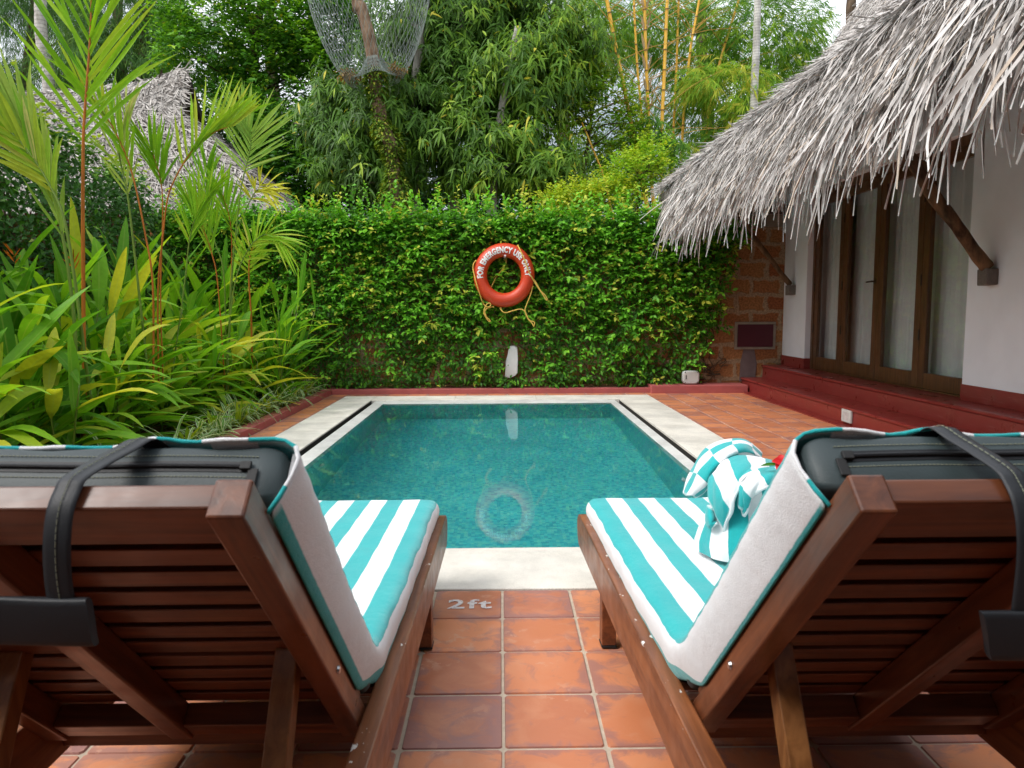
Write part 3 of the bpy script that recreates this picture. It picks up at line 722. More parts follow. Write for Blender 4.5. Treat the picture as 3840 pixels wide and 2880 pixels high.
def build_lounger(m, x0, k, label, towel_label, matt_label):
    X = lambda s, y: x0 + m * s + k * (y - 1.45)
    def W(s, y, z): return (X(s, y), y, z)
    def B(s, t, n):
        q = np.array([BY, BZ]) + t * bdir + n * ndir; return (X(s, q[0]), q[0], q[1])
    def wb(b, s0, s1, y0, y1, z0, z1):
        c = [W(s0, y0, z0), W(s1, y0, z0), W(s1, y1, z0), W(s0, y1, z0), W(s0, y0, z1), W(s1, y0, z1), W(s1, y1, z1), W(s0, y1, z1)]
        if m < 0: c = [c[i] for i in (1, 0, 3, 2, 5, 4, 7, 6)]
        return b.hexa(c)
    def bb(b, s0, s1, t0, t1, n0, n1):
        c = [B(s0, t1, n0), B(s1, t1, n0), B(s1, t1, n1), B(s0, t1, n1)]
        c0 = [B(s0, t0, n0), B(s1, t0, n0), B(s1, t0, n1), B(s0, t0, n1)]
        c = c0 + c
        if m < 0: c = [c[i] for i in (1, 0, 3, 2, 5, 4, 7, 6)]
        return b.hexa(c)
    TE = .797 if m < 0 else .811
    L = thing('sun_lounger', label, 'sun lounger', W(.36, 1.9, 0), 'wooden sun loungers facing the pool')
    # side rails: a rounded foot end
    prof = [(.72, .18), (.72, .30), (2.84, .30), (2.885, .293), (2.912, .27), (2.918, .235), (2.905, .20), (2.87, .172), (2.60, .172), (.9, .172)]
    for (sa, sb) in ((0, .042), (.69, .732)):
        b = MB(); P0 = [W(sa, y, z) for y, z in prof]; n = len(P0); P1 = [W(sb, y, z) for y, z in prof]
        fl = (lambda f: tuple(reversed(f))) if m > 0 else (lambda f: tuple(f))
        b.add(P0 + P1, [fl(range(n)), tuple(reversed(fl(range(n, 2 * n))))] + [fl((i, n + i, n + (i + 1) % n, (i + 1) % n)) for i in range(n)])
        b.build('side_rail', TEAKRAIL, L, bevel=.004)
    for sa in (.004, .682):
        for ya in (2.325, .93):
            l = wb(MB(), sa, sa + .046, ya, ya + .052, .012, .1715).build('leg', TEAK, L, bevel=.003)
            wb(MB(), sa - .001, sa + .047, ya - .001, ya + .053, .0055, .0118).build('foot_pad', RUBBER, l)
    wb(MB(), .0425, .6895, 2.82, 2.865, .20, .272).build('cross_bar', TEAKX, L, bevel=.003)
    wb(MB(), .0425, .6895, 1.50, 1.54, .19, .258).build('cross_bar', TEAKX, L, bevel=.003)
    for i in range(11):
        wb(MB(), .0425, .6895, 2.80 - i * .12 - .055, 2.80 - i * .12, .274, .292).build('seat_slat', TEAKX, L, bevel=.003)
    # inclined back frame
    MC = .392 if m < 0 else .364
    for sa in (.046, MC, .644):
        bb(MB(), sa, sa + .044, -.02, .868 if sa != MC else .77, -.052, 0).build('back_stile', TEAKB, L, bevel=.0035)
    bb(MB(), .0905, .6435, .772, .858, -.034, -.001).build('top_rail', TEAKX, L, bevel=.003)
    for (sa, sb) in ((.0905, MC - .0005), (MC + .0445, .6435)):
        bb(MB(), sa, sb, -.01, .052, -.046, -.001).build('bottom_rail', TEAKX, L, bevel=.003)
    for i in range(11):
        t1 = .757 - i * .0655
        bb(MB(), .050, .684, t1 - .047, t1, .0005, .0135).build('back_slat', TEAKX, L, bevel=.002)
    # prop legs with a pin
    for sa in (.112, .580):
        b = MB(); P = [(1.282, .532), (1.236, .522), (1.075, .235), (1.12, .218)]
        A = [W(sa, y, z) for y, z in P]; C = [W(sa + .04, y, z) for y, z in P]; fl = (lambda f: f) if m > 0 else (lambda f: tuple(reversed(f)))
        b.add(A + C, [fl((0, 1, 2, 3)), fl((7, 6, 5, 4))] + [fl((i, 4 + i, 4 + (i + 1) % 4, (i + 1) % 4)) for i in range(4)])
        b.build('prop', wood_mat('prop_wood_lit', (.18, .066, .018), (.40, .17, .055), .36, axis='z'), L, bevel=.003)  # teak lightened to imitate sky light falling on the props
    MB().tube([W(.092, 1.262, .512), W(.643, 1.262, .512)], .0055, 8).build('pivot_rod', STEEL, L, smooth=True)
    MB().tube([W(.043, 1.10, .226), W(.689, 1.10, .226)], .011, 10).build('prop_bar', TEAKX, L, smooth=True)
    b = MB(); b.tube([B(.0458, .30, -.026), B(.042, .30, -.026)], [.008, .006], 10); b.build('bolt', STEEL, L)
    b = MB(); b.tube([B(.0905, .365, -.02), B(.105, .365, -.02)], [.005, .005], 8); b.build('bolt', STEEL, L)

    # ---------------- the vinyl mattress
    Mt = thing('lounger_mattress', matt_label, 'mattress', W(.36, 1.9, .30), 'dark vinyl mattresses on the loungers')
    wb(MB(), .052, .680, 1.53, 2.81, .2925, .367).build('seat_cushion', VINYL, Mt, bevel=.018)
    def cushion():
        G = []; ss = np.concatenate([np.linspace(.038, .078, 9), np.linspace(.1, .632, 18), np.linspace(.654, .694, 9)])
        sec = []   # closed section in (t,n): rounded end
        for a in np.linspace(PI / 2, -PI / 2, 9):
            sec.append((TE - .0125 + .012 * max(0, math.cos(a)) ** .8, .0565 + .012 * math.sin(a) + (.030 if a > 0 else -.030) * (abs(a) > .01)))
        sec = [(.03, .0985)] + [(.4, .0985)] + sec + [(.4, .0145), (.03, .0145)]
        b = MB()
        for s in ss:
            e = min(s - .038, .694 - s); q = min(1, e / .038); sh = 1 - (1 - math.sqrt(max(0, 1 - (1 - q) ** 2))) * .42
            pf = .003 * math.sin(s * 40) * math.sin(s * 13)
            G.append([B(s, .03 + (t - .03) * (1 - .012 * (1 - sh) * 4), .0565 + (n - .0565) * sh + pf * (t > .7)) for t, n in sec])
        G = np.array(G); G = np.concatenate([G, G[:, :1]], axis=1)
        if m > 0: G = G[::-1]
        b.grid(G); nn = len(sec)
        b.add([tuple(p) for p in G[0][:-1]], [tuple(range(nn))]); b.add([tuple(p) for p in G[-1][:-1]], [tuple(reversed(range(nn)))])
        return b
    bc = cushion().build('back_cushion', VINYL, Mt, smooth=True)
    md = bc.modifiers.new('edge', 'EDGE_SPLIT'); md.split_angle = 1.1
    def endface(s, n): return B(s, TE + .0005 * math.sin(s * 30) - (0.0022 * ((n - .0565) / .03) ** 2), n)
    def zn(s): return .060 + .006 * min(1, (s - .05) / .15) + .0015 * math.sin(s * 17)
    zs = np.linspace(.085, .655, 60)
    g = MB()
    for (o0, o1, lift) in ((-.008, .008, .0015),):
        g.grid([[B(s, endz + lift, zn(s) + o) for o in np.linspace(o0, o1, 3)] for s in zs for endz in (TE - .001,)][:: (1 if m < 0 else -1)])
    zp = g.build('zip', ZIPM, Mt)
    tb_ = MB(); tb_.tube([B(s, TE + .002, zn(s)) for s in zs], .0032, 8)
    tb_.build('zip_teeth', ZIPM, zp)
    sl_ = MB(); bb(sl_, .080, .094, TE + .001, TE + .0065, zn(.085) - .006, zn(.085) + .006); bb(sl_, .070, .083, TE + .001, TE + .004, zn(.085) - .030, zn(.085) - .004)
    sl_.build('zip_slider', RUBBER, zp, bevel=.001)
    for o in (.0165, -.0155):
        th = MB()
        for s in np.arange(.075, .66, .0052): th.tube([B(s, TE + .0001, zn(s) + o), B(s + .0036, TE + .0001, zn(s + .004) + o)], .0007, 4)
        th.build('stitching', THREAD, zp)
    # strap of the headrest counterweight, laid over the top
    sc0 = .230 if m < 0 else .222
    sB = .257 if m < 0 else .243
    ef = np.array([BY, BZ]) + (TE + .004) * bdir + .1015 * ndir; rl = np.array([BY, BZ]) + .862 * bdir + .003 * ndir; mids = [ef + (rl - ef) * q + (0, .004 * math.sin(PI * q)) for q in (.3, .65)]
    path = [(sc0 - .02, ef + (.030, -.030)), (sc0 - .008, ef + (.016, -.010)), (sc0, ef + (-.002, .003)), (sc0 + (sB - sc0) * .35, mids[0]), (sc0 + (sB - sc0) * .7, mids[1]), (sB - .001, rl + (0, .003)), (sB, rl + (-.014, -.008)), (sB, (.838, .874)), (sB, (.828, .84)), (sB, (.826, .80)), (sB - .002, (.827, .765 if m < 0 else .74))]
    ss = bez([(p[0], p[1][0], p[1][1]) for p in path], 46)
    G = []; G2 = []
    for i, (s, y, z) in enumerate(ss):
        d = ss[min(i + 1, 45)] - ss[max(i - 1, 0)]; pd = unit(np.array([d[0], math.hypot(d[1], d[2])])); wv = np.array([pd[1], -pd[0]])
        tn = unit(np.array([d[1], d[2]]) + 1e-9); row = []
        for q in np.linspace(-1, 1, 7):
            e = q * .0155; bow = .0018 * (1 - q * q)
            row.append(W(s + wv[0] * e, y + tn[0] * wv[1] * e - tn[1] * -bow, z + tn[1] * wv[1] * e + abs(tn[0]) * bow))
        G.append(row)
    if m > 0: G = [r[::-1] for r in G]
    st = MB().grid(G).build('strap', STRAP, Mt, smooth=True)
    so_ = st.modifiers.new('thick', 'SOLIDIFY'); so_.thickness = .0016; so_.offset = 0
    th = MB()
    for i in range(2, 44): th.tube([np.array(G[i][3]) + (0, -.0012, .0022), np.array(G[i + 1][3]) * .75 + np.array(G[i][3]) * .25 + (0, -.0012, .0022)], .0007, 4)
    th.build('stitching', THREAD, st)
    z0, z1 = (.722, .778) if m < 0 else (.692, .752)
    b = MB(); G = []
    for s in np.linspace(.222 if m < 0 else .188, .52, 20):
        row = []
        for a in np.linspace(0, 2 * PI, 17):
            sx = s + (.018 * (.5 - .5 * math.sin(a)) if m > 0 else .004 * math.sin(a)) * (1 if s < .3 else 0)
            row.append(W(sx, .826 + .006 * np.sign(math.cos(a)) * abs(math.cos(a)) ** .5 * (1 + .3 * math.sin(s * 30)), (z0 + z1) / 2 + (z1 - z0) / 2 * np.sign(math.sin(a)) * abs(math.sin(a)) ** .35 + .0015 * math.sin(s * 22)))
        G.append(row)
    if m > 0: G = G[::-1]
    b.grid(G); b.add(G[0][:-1], [tuple(range(16))]); b.add(G[-1][:-1], [tuple(reversed(range(16)))])
    b.build('counterweight', STRAP, Mt, smooth=True)

    # ---------------- the striped towel laid over the mattress
    T = thing('striped_towel', towel_label, 'towel', W(.36, 1.9, .39), 'teal and white striped towels on the loungers')
    s0, s1 = .046, .686
    side = [(-.001, .112), (-.009, .088), (-.016, .056), (-.018, .030), (-.012, .012), (-.002, .003), (.013, .0)]
    sec = [(s0 + a, d) for a, d in side] + [(s, 0.0) for s in np.linspace(s0 + .04, s1 - .04, 30)] + [(s1 - a, d) for a, d in reversed(side)]
    arc = [0.0]
    for i in range(1, len(sec)): arc.append(arc[-1] + math.hypot(sec[i][0] - sec[i - 1][0], sec[i][1] - sec[i - 1][1]))
    arc = np.array(arc) - arc[4]
    rows = []   # (y, z, off_y, off_z) : surface point and the vector to the underside for depth .09
    rows += [(2.832, .29, 0, -.002), (2.834, .335, 0, -.04), (2.825, .362, 0, -.072), (2.804, .374, 0, -.085)]
    for y in np.linspace(2.775, 1.60, 40): rows.append((y, .3905 - .014 * min(1, (y - 1.56) / .5), 0, -.09))
    pc = np.array([1.512, .3895]); pa = np.array([1.60, .3895]); pb_ = np.array([BY, BZ]) + .125 * bdir + .105 * ndir
    for q in np.linspace(0, 1, 10)[1:-1]:
        p_ = pa * (1 - q) ** 2 + 2 * pc * q * (1 - q) + pb_ * q * q; d_ = np.array([0, -1.]) * (1 - q) - ndir * q; d_ = d_ / np.linalg.norm(d_) * (.09 - .022 * math.sin(PI * q)); rows.append((p_[0], p_[1], d_[0], d_[1]))
    for t in np.linspace(.13, TE, 44):
        q = np.array([BY, BZ]) + t * bdir + .105 * ndir; o = -ndir * .09; rows.append((q[0], q[1], o[0], o[1]))
    G = []; A = []; Hm = []
    for i, (y, z, oy, oz) in enumerate(rows):
        back = i > 50; tt = max(0, (i - 51) / 43); r = []
        for j, (s, d) in enumerate(sec):
            f = d / .09; mid = min(1, max(0, min(j - 4, len(sec) - 5 - j)) / 4)
            wr = .0022 * math.sin(s * 21 + y * 9 + z * 7) * math.sin(y * 13 + s * 5) * mid + .0012 * math.sin(y * 37 + z * 41 + s * 3)
            ny, nz = (ndir if back else (0, 1))
            sway = 0
            if j <= 4:
                sway = -(.002 + .0022 * math.sin(y * 15 + z * 11) + .0018 * math.sin(y * 41 + z * 23 + f * 3) + .0012 * math.sin(y * 83 - z * 61 + f * 5)) * (1.30 - f) - (.003 * max(0, tt - .75) / .25 * (1.244 - f) if back else 0)
            dd = 0
            if tt > .9: dd = (tt - .9) * 10 * (-.012 + .017 * math.exp(-((s - .09) / (.09 if m < 0 else .05)) ** 2) + .010 * math.exp(-((s - .215) / .03) ** 2) + .0015 * math.sin(s * 60))
            if back and mid > 0 and tt > .55: wr += .003 * (tt - .55) * math.sin(s * 34 + 1)
            r.append(W(s + sway, y + oy * f + ny * wr + bdir[0] * dd, z + oz * f + nz * wr + bdir[1] * dd))
        G.append(r); A += list(np.where(arc < 0, arc * (1 - (.15 if m < 0 else .26) * min(1, max(0, (i - 46) / 6))), arc) + .009 * min(1, max(0, (i - 46) / 6))); Hm += [1.0 if i in (0, len(rows) - 1) else 0.0] * len(sec)
    V = np.array(G).reshape(-1, 3); n_, m_ = len(rows), len(sec)
    F = [(i * m_ + j, i * m_ + j + 1, (i + 1) * m_ + j + 1, (i + 1) * m_ + j) for i in range(n_ - 1) for j in range(m_ - 1)]
    if m > 0: F = [f[::-1] for f in F]
    o = mesh('towel_cloth', V, F, STRIPE, T, dict(arc=A, arc2=[0] * len(A), hem=Hm), True)
    sm = o.modifiers.new('thick', 'SOLIDIFY'); sm.thickness = .0045; sm.offset = 1
    ss_ = o.modifiers.new('soft', 'SUBSURF'); ss_.levels = 1; ss_.render_levels = 1
    hem = MB(); hem.tube([np.array(G[-1][j]) + (0, 0, .001) for j in range(m_)], [.0030 + .0004 * math.sin(j * 2.2) for j in range(m_)], 8)
    nv = len(hem.v); hem.a = dict(arc=[arc[min(j // 8, m_ - 1)] for j in range(nv)], arc2=[0] * nv, hem=[0] * nv)
    hem.build('hem', STRIPE, T, smooth=True)
    if m < 0:
        lb = MB(); bb(lb, s0 - .0165, s0 - .0125, .75, .79, .045, .088); lb.build('care_label', plain('care_label', (.42, .43, .44), .8, .3, 60), T)
    return W, B

WL, BL = build_lounger(-1, -.237, .0127, 'brown slatted wooden lounger left of the tile path, its seat empty', 'teal and white striped towel spread on the left lounger',
                       'dark vinyl mattress under the towel of the left lounger')
WR, BR = build_lounger(1, .344, -.0303, 'brown slatted wooden lounger right of the tile path, carrying a folded towel', 'teal and white striped towel spread on the right lounger, under the folded towel',
                       'dark vinyl mattress under the towel of the right lounger')

# ------------------------------------------------------------------ the folded towel standing on the right lounger
FT = thing('folded_towel', 'teal and white checked towel folded into a draped figure standing on the right lounger', 'towel', (.66, 2.12, .393))
def R5(a, b_, y): return at_y(2400 + a / 2.765, 1550 + b_ / 2.765, y)
def loft(curves, n, mm, name, mat, thick=.010, flip=False, k1=1.0, k2=1.0, hemcols=True):
    C = [bez([R5(*p) for p in c], n) for c in curves]
    G = np.array([bez([c[i] for c in C], mm) for i in range(n)])
    G = G + np.array([[[.002 * math.sin(i * .9 + j), .003 * math.sin(i * .6 + j * .8), .002 * math.cos(j * .7 + i * .4)] for j in range(mm)] for i in range(n)])
    a1 = np.concatenate([[0], np.cumsum(np.linalg.norm(np.diff(G[:, mm // 2], axis=0), axis=1))]); a2 = np.concatenate([[0], np.cumsum(np.linalg.norm(np.diff(G[n // 2], axis=0), axis=1))])
    A1 = np.repeat(a1[:, None], mm, 1) * k1; A2 = np.repeat(a2[None, :], n, 0) * k2
    H = np.zeros((n, mm)); H[:, -1] = 1; H[0, :] = 1
    V = G.reshape(-1, 3); F = [(i * mm + j, i * mm + j + 1, (i + 1) * mm + j + 1, (i + 1) * mm + j) for i in range(n - 1) for j in range(mm - 1)]
    if flip: F = [f[::-1] for f in F]
    o = mesh(name, V, F, mat, FT, dict(arc=A1.ravel(), arc2=A2.ravel(), hem=H.ravel()), True)
    s_ = o.modifiers.new('thick', 'SOLIDIFY'); s_.thickness = thick; s_.offset = 0
    q = o.modifiers.new('soft', 'SUBSURF'); q.levels = 1; q.render_levels = 1
    h = MB(); h.tube([G[i, -1] for i in range(n)], .006, 8); nv = len(h.v); h.a = dict(arc=[.08] * nv, arc2=[0] * nv, hem=[1] * nv)
    h.build('hem', STRIPE, o, smooth=True)
    return o
# rear flap
loft([[(445, 845, 2.27), (500, 660, 2.30), (590, 480, 2.32), (740, 330, 2.33), (950, 268, 2.33), (1110, 282, 2.33), (1260, 420, 2.32)],
      [(480, 850, 2.22), (570, 680, 2.22), (670, 520, 2.22), (800, 400, 2.23), (960, 330, 2.24), (1110, 335, 2.25), (1270, 470, 2.26)],
      [(540, 860, 2.20), (650, 740, 2.18), (740, 600, 2.17), (850, 480, 2.17), (1000, 395, 2.18), (1140, 390, 2.20), (1290, 500, 2.24)],
      [(560, 855, 2.23), (690, 780, 2.22), (770, 640, 2.22), (880, 520, 2.22), (1020, 440, 2.22), (1160, 430, 2.24), (1300, 520, 2.26)]], 30, 14, 'rear_flap', CHECK, k1=.9, k2=1.5)
# front flap with a white hem, hanging to a point
loft([[(700, 760, 2.12), (740, 640, 2.15), (850, 520, 2.17), (1010, 445, 2.18), (1190, 450, 2.19), (1360, 500, 2.2)],
      [(730, 930, 2.06), (800, 760, 2.05), (900, 610, 2.06), (1050, 520, 2.09), (1210, 500, 2.12), (1390, 530, 2.15)],
      [(800, 1080, 2.03), (860, 900, 2.0), (940, 720, 2.0), (1070, 600, 2.03), (1240, 550, 2.07), (1420, 560, 2.10)],
      [(870, 1215, 2.03), (935, 1040, 1.99), (990, 820, 1.98), (1090, 660, 2.0), (1260, 590, 2.05), (1450, 590, 2.08)]], 30, 16, 'front_flap', STRIPE, k1=.9)
# second fold to the right
loft([[(1010, 900, 2.0), (1060, 720, 1.98), (1160, 620, 1.99), (1290, 570, 2.02), (1450, 560, 2.05)],
      [(1040, 1000, 1.98), (1110, 800, 1.955), (1220, 690, 1.95), (1340, 640, 1.97), (1500, 620, 2.0)],
      [(1070, 1050, 1.99), (1160, 870, 1.96), (1270, 780, 1.94), (1400, 730, 1.95), (1540, 700, 1.98)]], 24, 14, 'side_fold', STRIPE, k1=1.0)
# curled hem and the rolled body underneath
loft([[(700, 950, 2.10), (690, 1050, 2.08), (695, 1160, 2.06), (760, 1200, 2.05)], [(740, 980, 2.06), (730, 1080, 2.03), (740, 1150, 2.02), (790, 1160, 2.02)], [(800, 1040, 2.08), (780, 1090, 2.06), (780, 1120, 2.05), (800, 1130, 2.05)]], 12, 8, 'curled_corner', STRIPE, k1=1.0)
b = MB(); G = []; cx, cyy = .685, 2.10; A = []
for i, z in enumerate(np.linspace(.398, .640, 18)):
    f = i / 17; r = .118 * (1 - .55 * f ** 1.6) * (.93 + .07 * min(1, f * 8)); row = []
    for a in np.linspace(0, 2 * PI, 41):
        rr = r * (1 + .06 * math.sin(a * 3 + f * 3) + .03 * math.sin(a * 7 + f * 5))
        row.append((cx + rr * math.cos(a) * 1.05 + .03 * f, cyy + rr * math.sin(a), z)); A.append(a * .118 + f * .05)
    G.append(row)
b.grid(np.array(G)); b.a = dict(arc=A, arc2=[0] * len(A), hem=[0] * len(A)); b.add(G[0][:-1], [tuple(reversed(range(40)))]); b.add(G[-1][:-1], [tuple(range(40))])
b.build('rolled_body', STRIPE, FT, smooth=True)

fl = thing('red_flower', 'red hibiscus flower with a leaf tucked into the folded towel', 'flower', R5(1440, 500, 2.0))
c0 = R5(1470, 512, 1.98)
parts = []
for q in range(5):
    a = q * 2 * PI / 5 + .3; D = np.array([[math.cos(a), .5 * math.sin(a) - .2, .75 * math.sin(a) + .15]])
    parts.append(leaves([c0], D, [[-.2, -.6, .75]], .030, .026, .25, .3, 6, 'ovate', np.array([.5]), .03))
leafmesh('petals', parts, HIBISCUS, fl)
lf = leaves([c0 + (-.01, 0, -.006)], [[-1, -.1, .12]], [[0, -.5, .85]], .05, .018, .15, .35, 6, 'lance', np.array([.0]))
leafmesh('leaf', lf, GREEN['ginger'], fl)
# ------------------------------------------------------------------ lifebuoy on the creeper wall
LB_Y = 9.66; c0 = at_y(1890, 1032, LB_Y); RM, RT_ = .304, .087; ZS = 1.045
lb = thing('lifebuoy', 'orange ring lifebuoy with white capitals and yellow rope on the ivy wall', 'lifebuoy', c0)
def tor(a, ph, lift=0.0):
    r = RM + (RT_ + lift) * math.cos(ph); return (c0[0] + r * math.cos(a), c0[1] - (RT_ + lift) * math.sin(ph), c0[2] + r * math.sin(a) * ZS)
G = [[tor(a, p) for p in np.linspace(0, 2 * PI, 33)] for a in np.linspace(0, 2 * PI, 97)]
MB().grid(G).build('ring', ORANGE, lb, smooth=True)
# lettering bent round the ring, drawn on its curved face
V, F = text_mesh('FOR EMERGENCY USE ONLY', .100, .0050, 1.12)
bm = bmesh.new(); vs_ = [bm.verts.new(v) for v in V]
for f in F:
    try: bm.faces.new([vs_[i] for i in f])
    except ValueError: pass
bmesh.ops.triangulate(bm, faces=bm.faces)
bmesh.ops.subdivide_edges(bm, edges=bm.edges, cuts=2, use_grid_fill=True)
VV = np.array([v.co[:] for v in bm.verts]); bm.verts.index_update(); FF = [[v.index for v in f.verts] for f in bm.faces]; bm.free()
xmin, xmax = VV[:, 0].min(), VV[:, 0].max(); A0, A1 = math.radians(187), math.radians(-4)
hmid = VV[:, 1].mean() * 0 + (VV[:, 1].min() + VV[:, 1].max()) / 2
out = []
for x, y, z in VV:
    a = A0 + (A1 - A0) * (x - xmin) / (xmax - xmin); off = (y - hmid) * 1.0
    ph = PI / 2 - off / RT_                       # wrap over the front of the tube
    out.append(tor(a, ph, .0016))
mesh('lettering', out, FF, LETTER, lb)
def R4(a, b_, y=LB_Y - .02): return at_y(1600 + a / 3.6867, 850 + b_ / 3.6867, y)
yf = LB_Y - RT_ - .012
def rope(pts, r=.0075):
    P = bez([R4(*p) if len(p) == 3 else R4(p[0], p[1], LB_Y - .05) for p in pts], 60); b = MB().tube(P, [r + .0009 * math.sin(i * 2.1) for i in range(60)], 8)
    b.build('rope', ROPE, lb, smooth=True)
rope([(690, 470, LB_Y), (655, 500, LB_Y - .04), (640, 570, LB_Y - .05), (655, 650, LB_Y - .07), (690, 790, yf), (740, 950, LB_Y - .07), (775, 1050, LB_Y - .04), (830, 1110), (880, 1100), (880, 1060), (840, 1065), (810, 1110), (790, 1180), (810, 1240), (850, 1300), (880, 1315), (870, 1290), (830, 1250), (805, 1180), (830, 1135), (920, 1105, LB_Y)])
rope([(1260, 260, LB_Y - .02), (1300, 340, yf + .02), (1360, 470, yf), (1410, 610, yf), (1470, 730, LB_Y - .07), (1530, 830), (1600, 930), (1650, 1010), (1668, 1005), (1640, 950), (1580, 890), (1520, 790), (1490, 735, LB_Y - .03)])
rope([(1465, 830, LB_Y - .02), (1440, 930), (1390, 1060), (1360, 1150), (1380, 1230), (1430, 1300), (1490, 1320), (1480, 1380), (1460, 1340), (1400, 1270), (1365, 1180), (1300, 1140), (1200, 1160), (1090, 1190), (1040, 1165), (1020, 1125, LB_Y - .01)])
rope([(1100, 440, LB_Y + .05), (1090, 520, LB_Y + .06), (1040, 600, LB_Y + .06), (960, 700, LB_Y + .05), (890, 840, LB_Y + .05)])
for q in ((680, 475), (1262, 262), (1465, 828), (920, 1108), (1022, 1128)):
    p_ = R4(q[0], q[1], LB_Y - .02); MB().tube([p_ + (-.012, 0, .006), p_, p_ + (.012, 0, -.004)], [.006, .016, .006], 8).build('rope_knot', ROPE, lb, smooth=True)
hk = thing('wall_hook', 'small steel hook on a post holding up the orange lifebuoy', 'hook', R4(1080, 420, WALL_Y))
b = MB(); q = R4(1083, 405, LB_Y); b.tube([(q[0], WALL_Y, q[2] - .02), (q[0], LB_Y - .06, q[2] - .02), (q[0], LB_Y - .10, q[2] - .0)], .013, 10); b.build('peg', plain('pinkish_steel', (.55, .45, .45), .5), hk)
b = MB(); q2 = R4(1050, 560, WALL_Y - .06); b.tube([(q[0] - .03, WALL_Y - .05, q2[2] - .1), (q[0] - .03, WALL_Y - .05, q[2] + .1)], .018, 10); b.build('post', DARKWOOD, hk)
# ------------------------------------------------------------------ climbing fig on the garden wall
def vnoise(x, y, s=1.0, seed=0.0):
    return (np.sin(x * 2.3 * s + seed) * np.sin(y * 3.1 * s + seed * 1.7) + .6 * np.sin(x * 5.1 * s + y * 2.2 * s + seed * 2) + .4 * np.sin(x * 9.7 * s - y * 8.3 * s + seed)) / 2.0
def ivy_keep(x, z):
    xb = np.interp(z, [0, .3, .5, 1.0, 1.5, 1.8, 2.2], [2.45, 2.62, 2.85, 3.02, 3.02, 3.25, 3.35]) + .12 * vnoise(z * 3, x, 1.5, 2)
    pr = np.where(z < .85, np.clip(.46 + .66 * z + .80 * vnoise(x, z, 1.3, 1.0), .06, 1), 1.0)
    pr = np.where((x > .03) & (x < .24) & (z > .2) & (z < .62), pr * .05, pr)
    edge = np.clip((xb - x) / .25, 0, 1)
    return rng.random(len(x)) < pr * edge
ivy = thing('climbing_fig', 'dense green climbing fig covering the wall behind the pool', 'creeper', (0, 9.9, .1))
def ivy_layer(n, L, W, d, out, bright, k=2, zmax=2.26):
    x = rng.uniform(-4.4, 3.4, n); z = rng.uniform(.08, zmax, n); m = ivy_keep(x, z); x, z = x[m], z[m]; n = len(x)
    bul = .12 * vnoise(x * 1.3, z * 1.6, 1.4, 3) + .07
    y = WALL_Y - .01 - rng.random(n) * d - np.clip(bul, 0, 1) - .12 * np.clip((z - 1.8) / .5, 0, 1)
    D = np.stack([rng.normal(0, .75, n), -np.abs(rng.normal(out, .25, n)), rng.normal(-.35, .6, n)], 1)
    N = np.stack([rng.normal(0, .35, n), -np.ones(n) * .8, rng.uniform(.2, 1.0, n)], 1)
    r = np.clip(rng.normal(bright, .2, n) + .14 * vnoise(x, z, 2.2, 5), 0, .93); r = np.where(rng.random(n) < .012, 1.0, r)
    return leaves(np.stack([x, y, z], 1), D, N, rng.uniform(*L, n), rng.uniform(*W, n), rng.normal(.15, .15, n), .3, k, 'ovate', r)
def sprigs(n, xr, zr, yf, up, Ls, m=6, br=.72, fil=True):
    x = rng.uniform(*xr, n); z = rng.uniform(*zr, n)
    if fil:
        kp = ivy_keep(x, z) & ((z > .75) | (rng.random(n) < .35)); x, z = x[kp], z[kp]; n = len(x)
    y = yf(x, z); A = unit(np.stack([rng.normal(0, .6, n), rng.normal(-.75, .25, n), rng.normal(up, .45, n)], 1)); tw = rng.uniform(*Ls, n)
    t = np.linspace(.25, 1.0, m); P = np.stack([x, y, z], 1)[:, None, :] + A[:, None, :] * (tw[:, None] * t)[:, :, None]
    sd = unit(np.cross(A, np.array([0, -.3, 1.0]))); sg = np.where(np.arange(m) % 2 == 0, 1, -1)[None, :, None]
    D = A[:, None, :] * .75 + sd[:, None, :] * sg * .8 + rng.normal(0, .4, (n, m, 3)); N = np.array([0, -.35, 1.0]) + rng.normal(0, .5, (n, m, 3))
    r = np.clip(np.repeat(rng.normal(br, .16, n), m) + np.tile(t - .6, n) * .25, 0, .99)
    s = np.repeat(rng.uniform(.6, 1.25, n), m)
    return leaves(P.reshape(-1, 3), D.reshape(-1, 3), N.reshape(-1, 3), s * .068, s * .042, .2, .3, 2, 'ovate', r)
yf_ = lambda x, z: WALL_Y - .06 - .07 * rng.random(len(x)) - np.clip(.12 * vnoise(x * 1.3, z * 1.6, 1.4, 3) + .06, 0, 1) - .08 * np.clip((z - 1.8) / .5, 0, 1)
def base_moss(n):
    x = rng.uniform(-3.6, 2.7, n); z = .08 + rng.random(n) ** 1.5 * 1.0; m = (vnoise(x, z, 1.9, 6) > -.45) & ~((x > .05) & (x < .21) & (z > .22)); x, z = x[m], z[m]; n = len(x)
    D = np.stack([rng.normal(0, .9, n), -np.abs(rng.normal(.3, .25, n)), rng.normal(-.2, .7, n)], 1); N = np.stack([rng.normal(0, .4, n), -np.ones(n) * .8, rng.uniform(.2, 1.0, n)], 1)
    return leaves(np.stack([x, WALL_Y - .008 - rng.random(n) * .03, z], 1), D, N, rng.uniform(.018, .036, n), rng.uniform(.013, .024, n), .1, .3, 2, 'ovate', np.clip(rng.normal(.5, .2, n), 0, .93))
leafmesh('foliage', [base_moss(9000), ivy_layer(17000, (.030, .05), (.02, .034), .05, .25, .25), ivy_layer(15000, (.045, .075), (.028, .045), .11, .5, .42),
                     sprigs(2300, (-4.2, 3.0), (.15, 2.2), yf_, .05, (.08, .20)), sprigs(1300, (-4.2, 3.2), (1.0, 2.25), yf_, .2, (.08, .20), br=.80)], GREEN['ivy'], ivy)
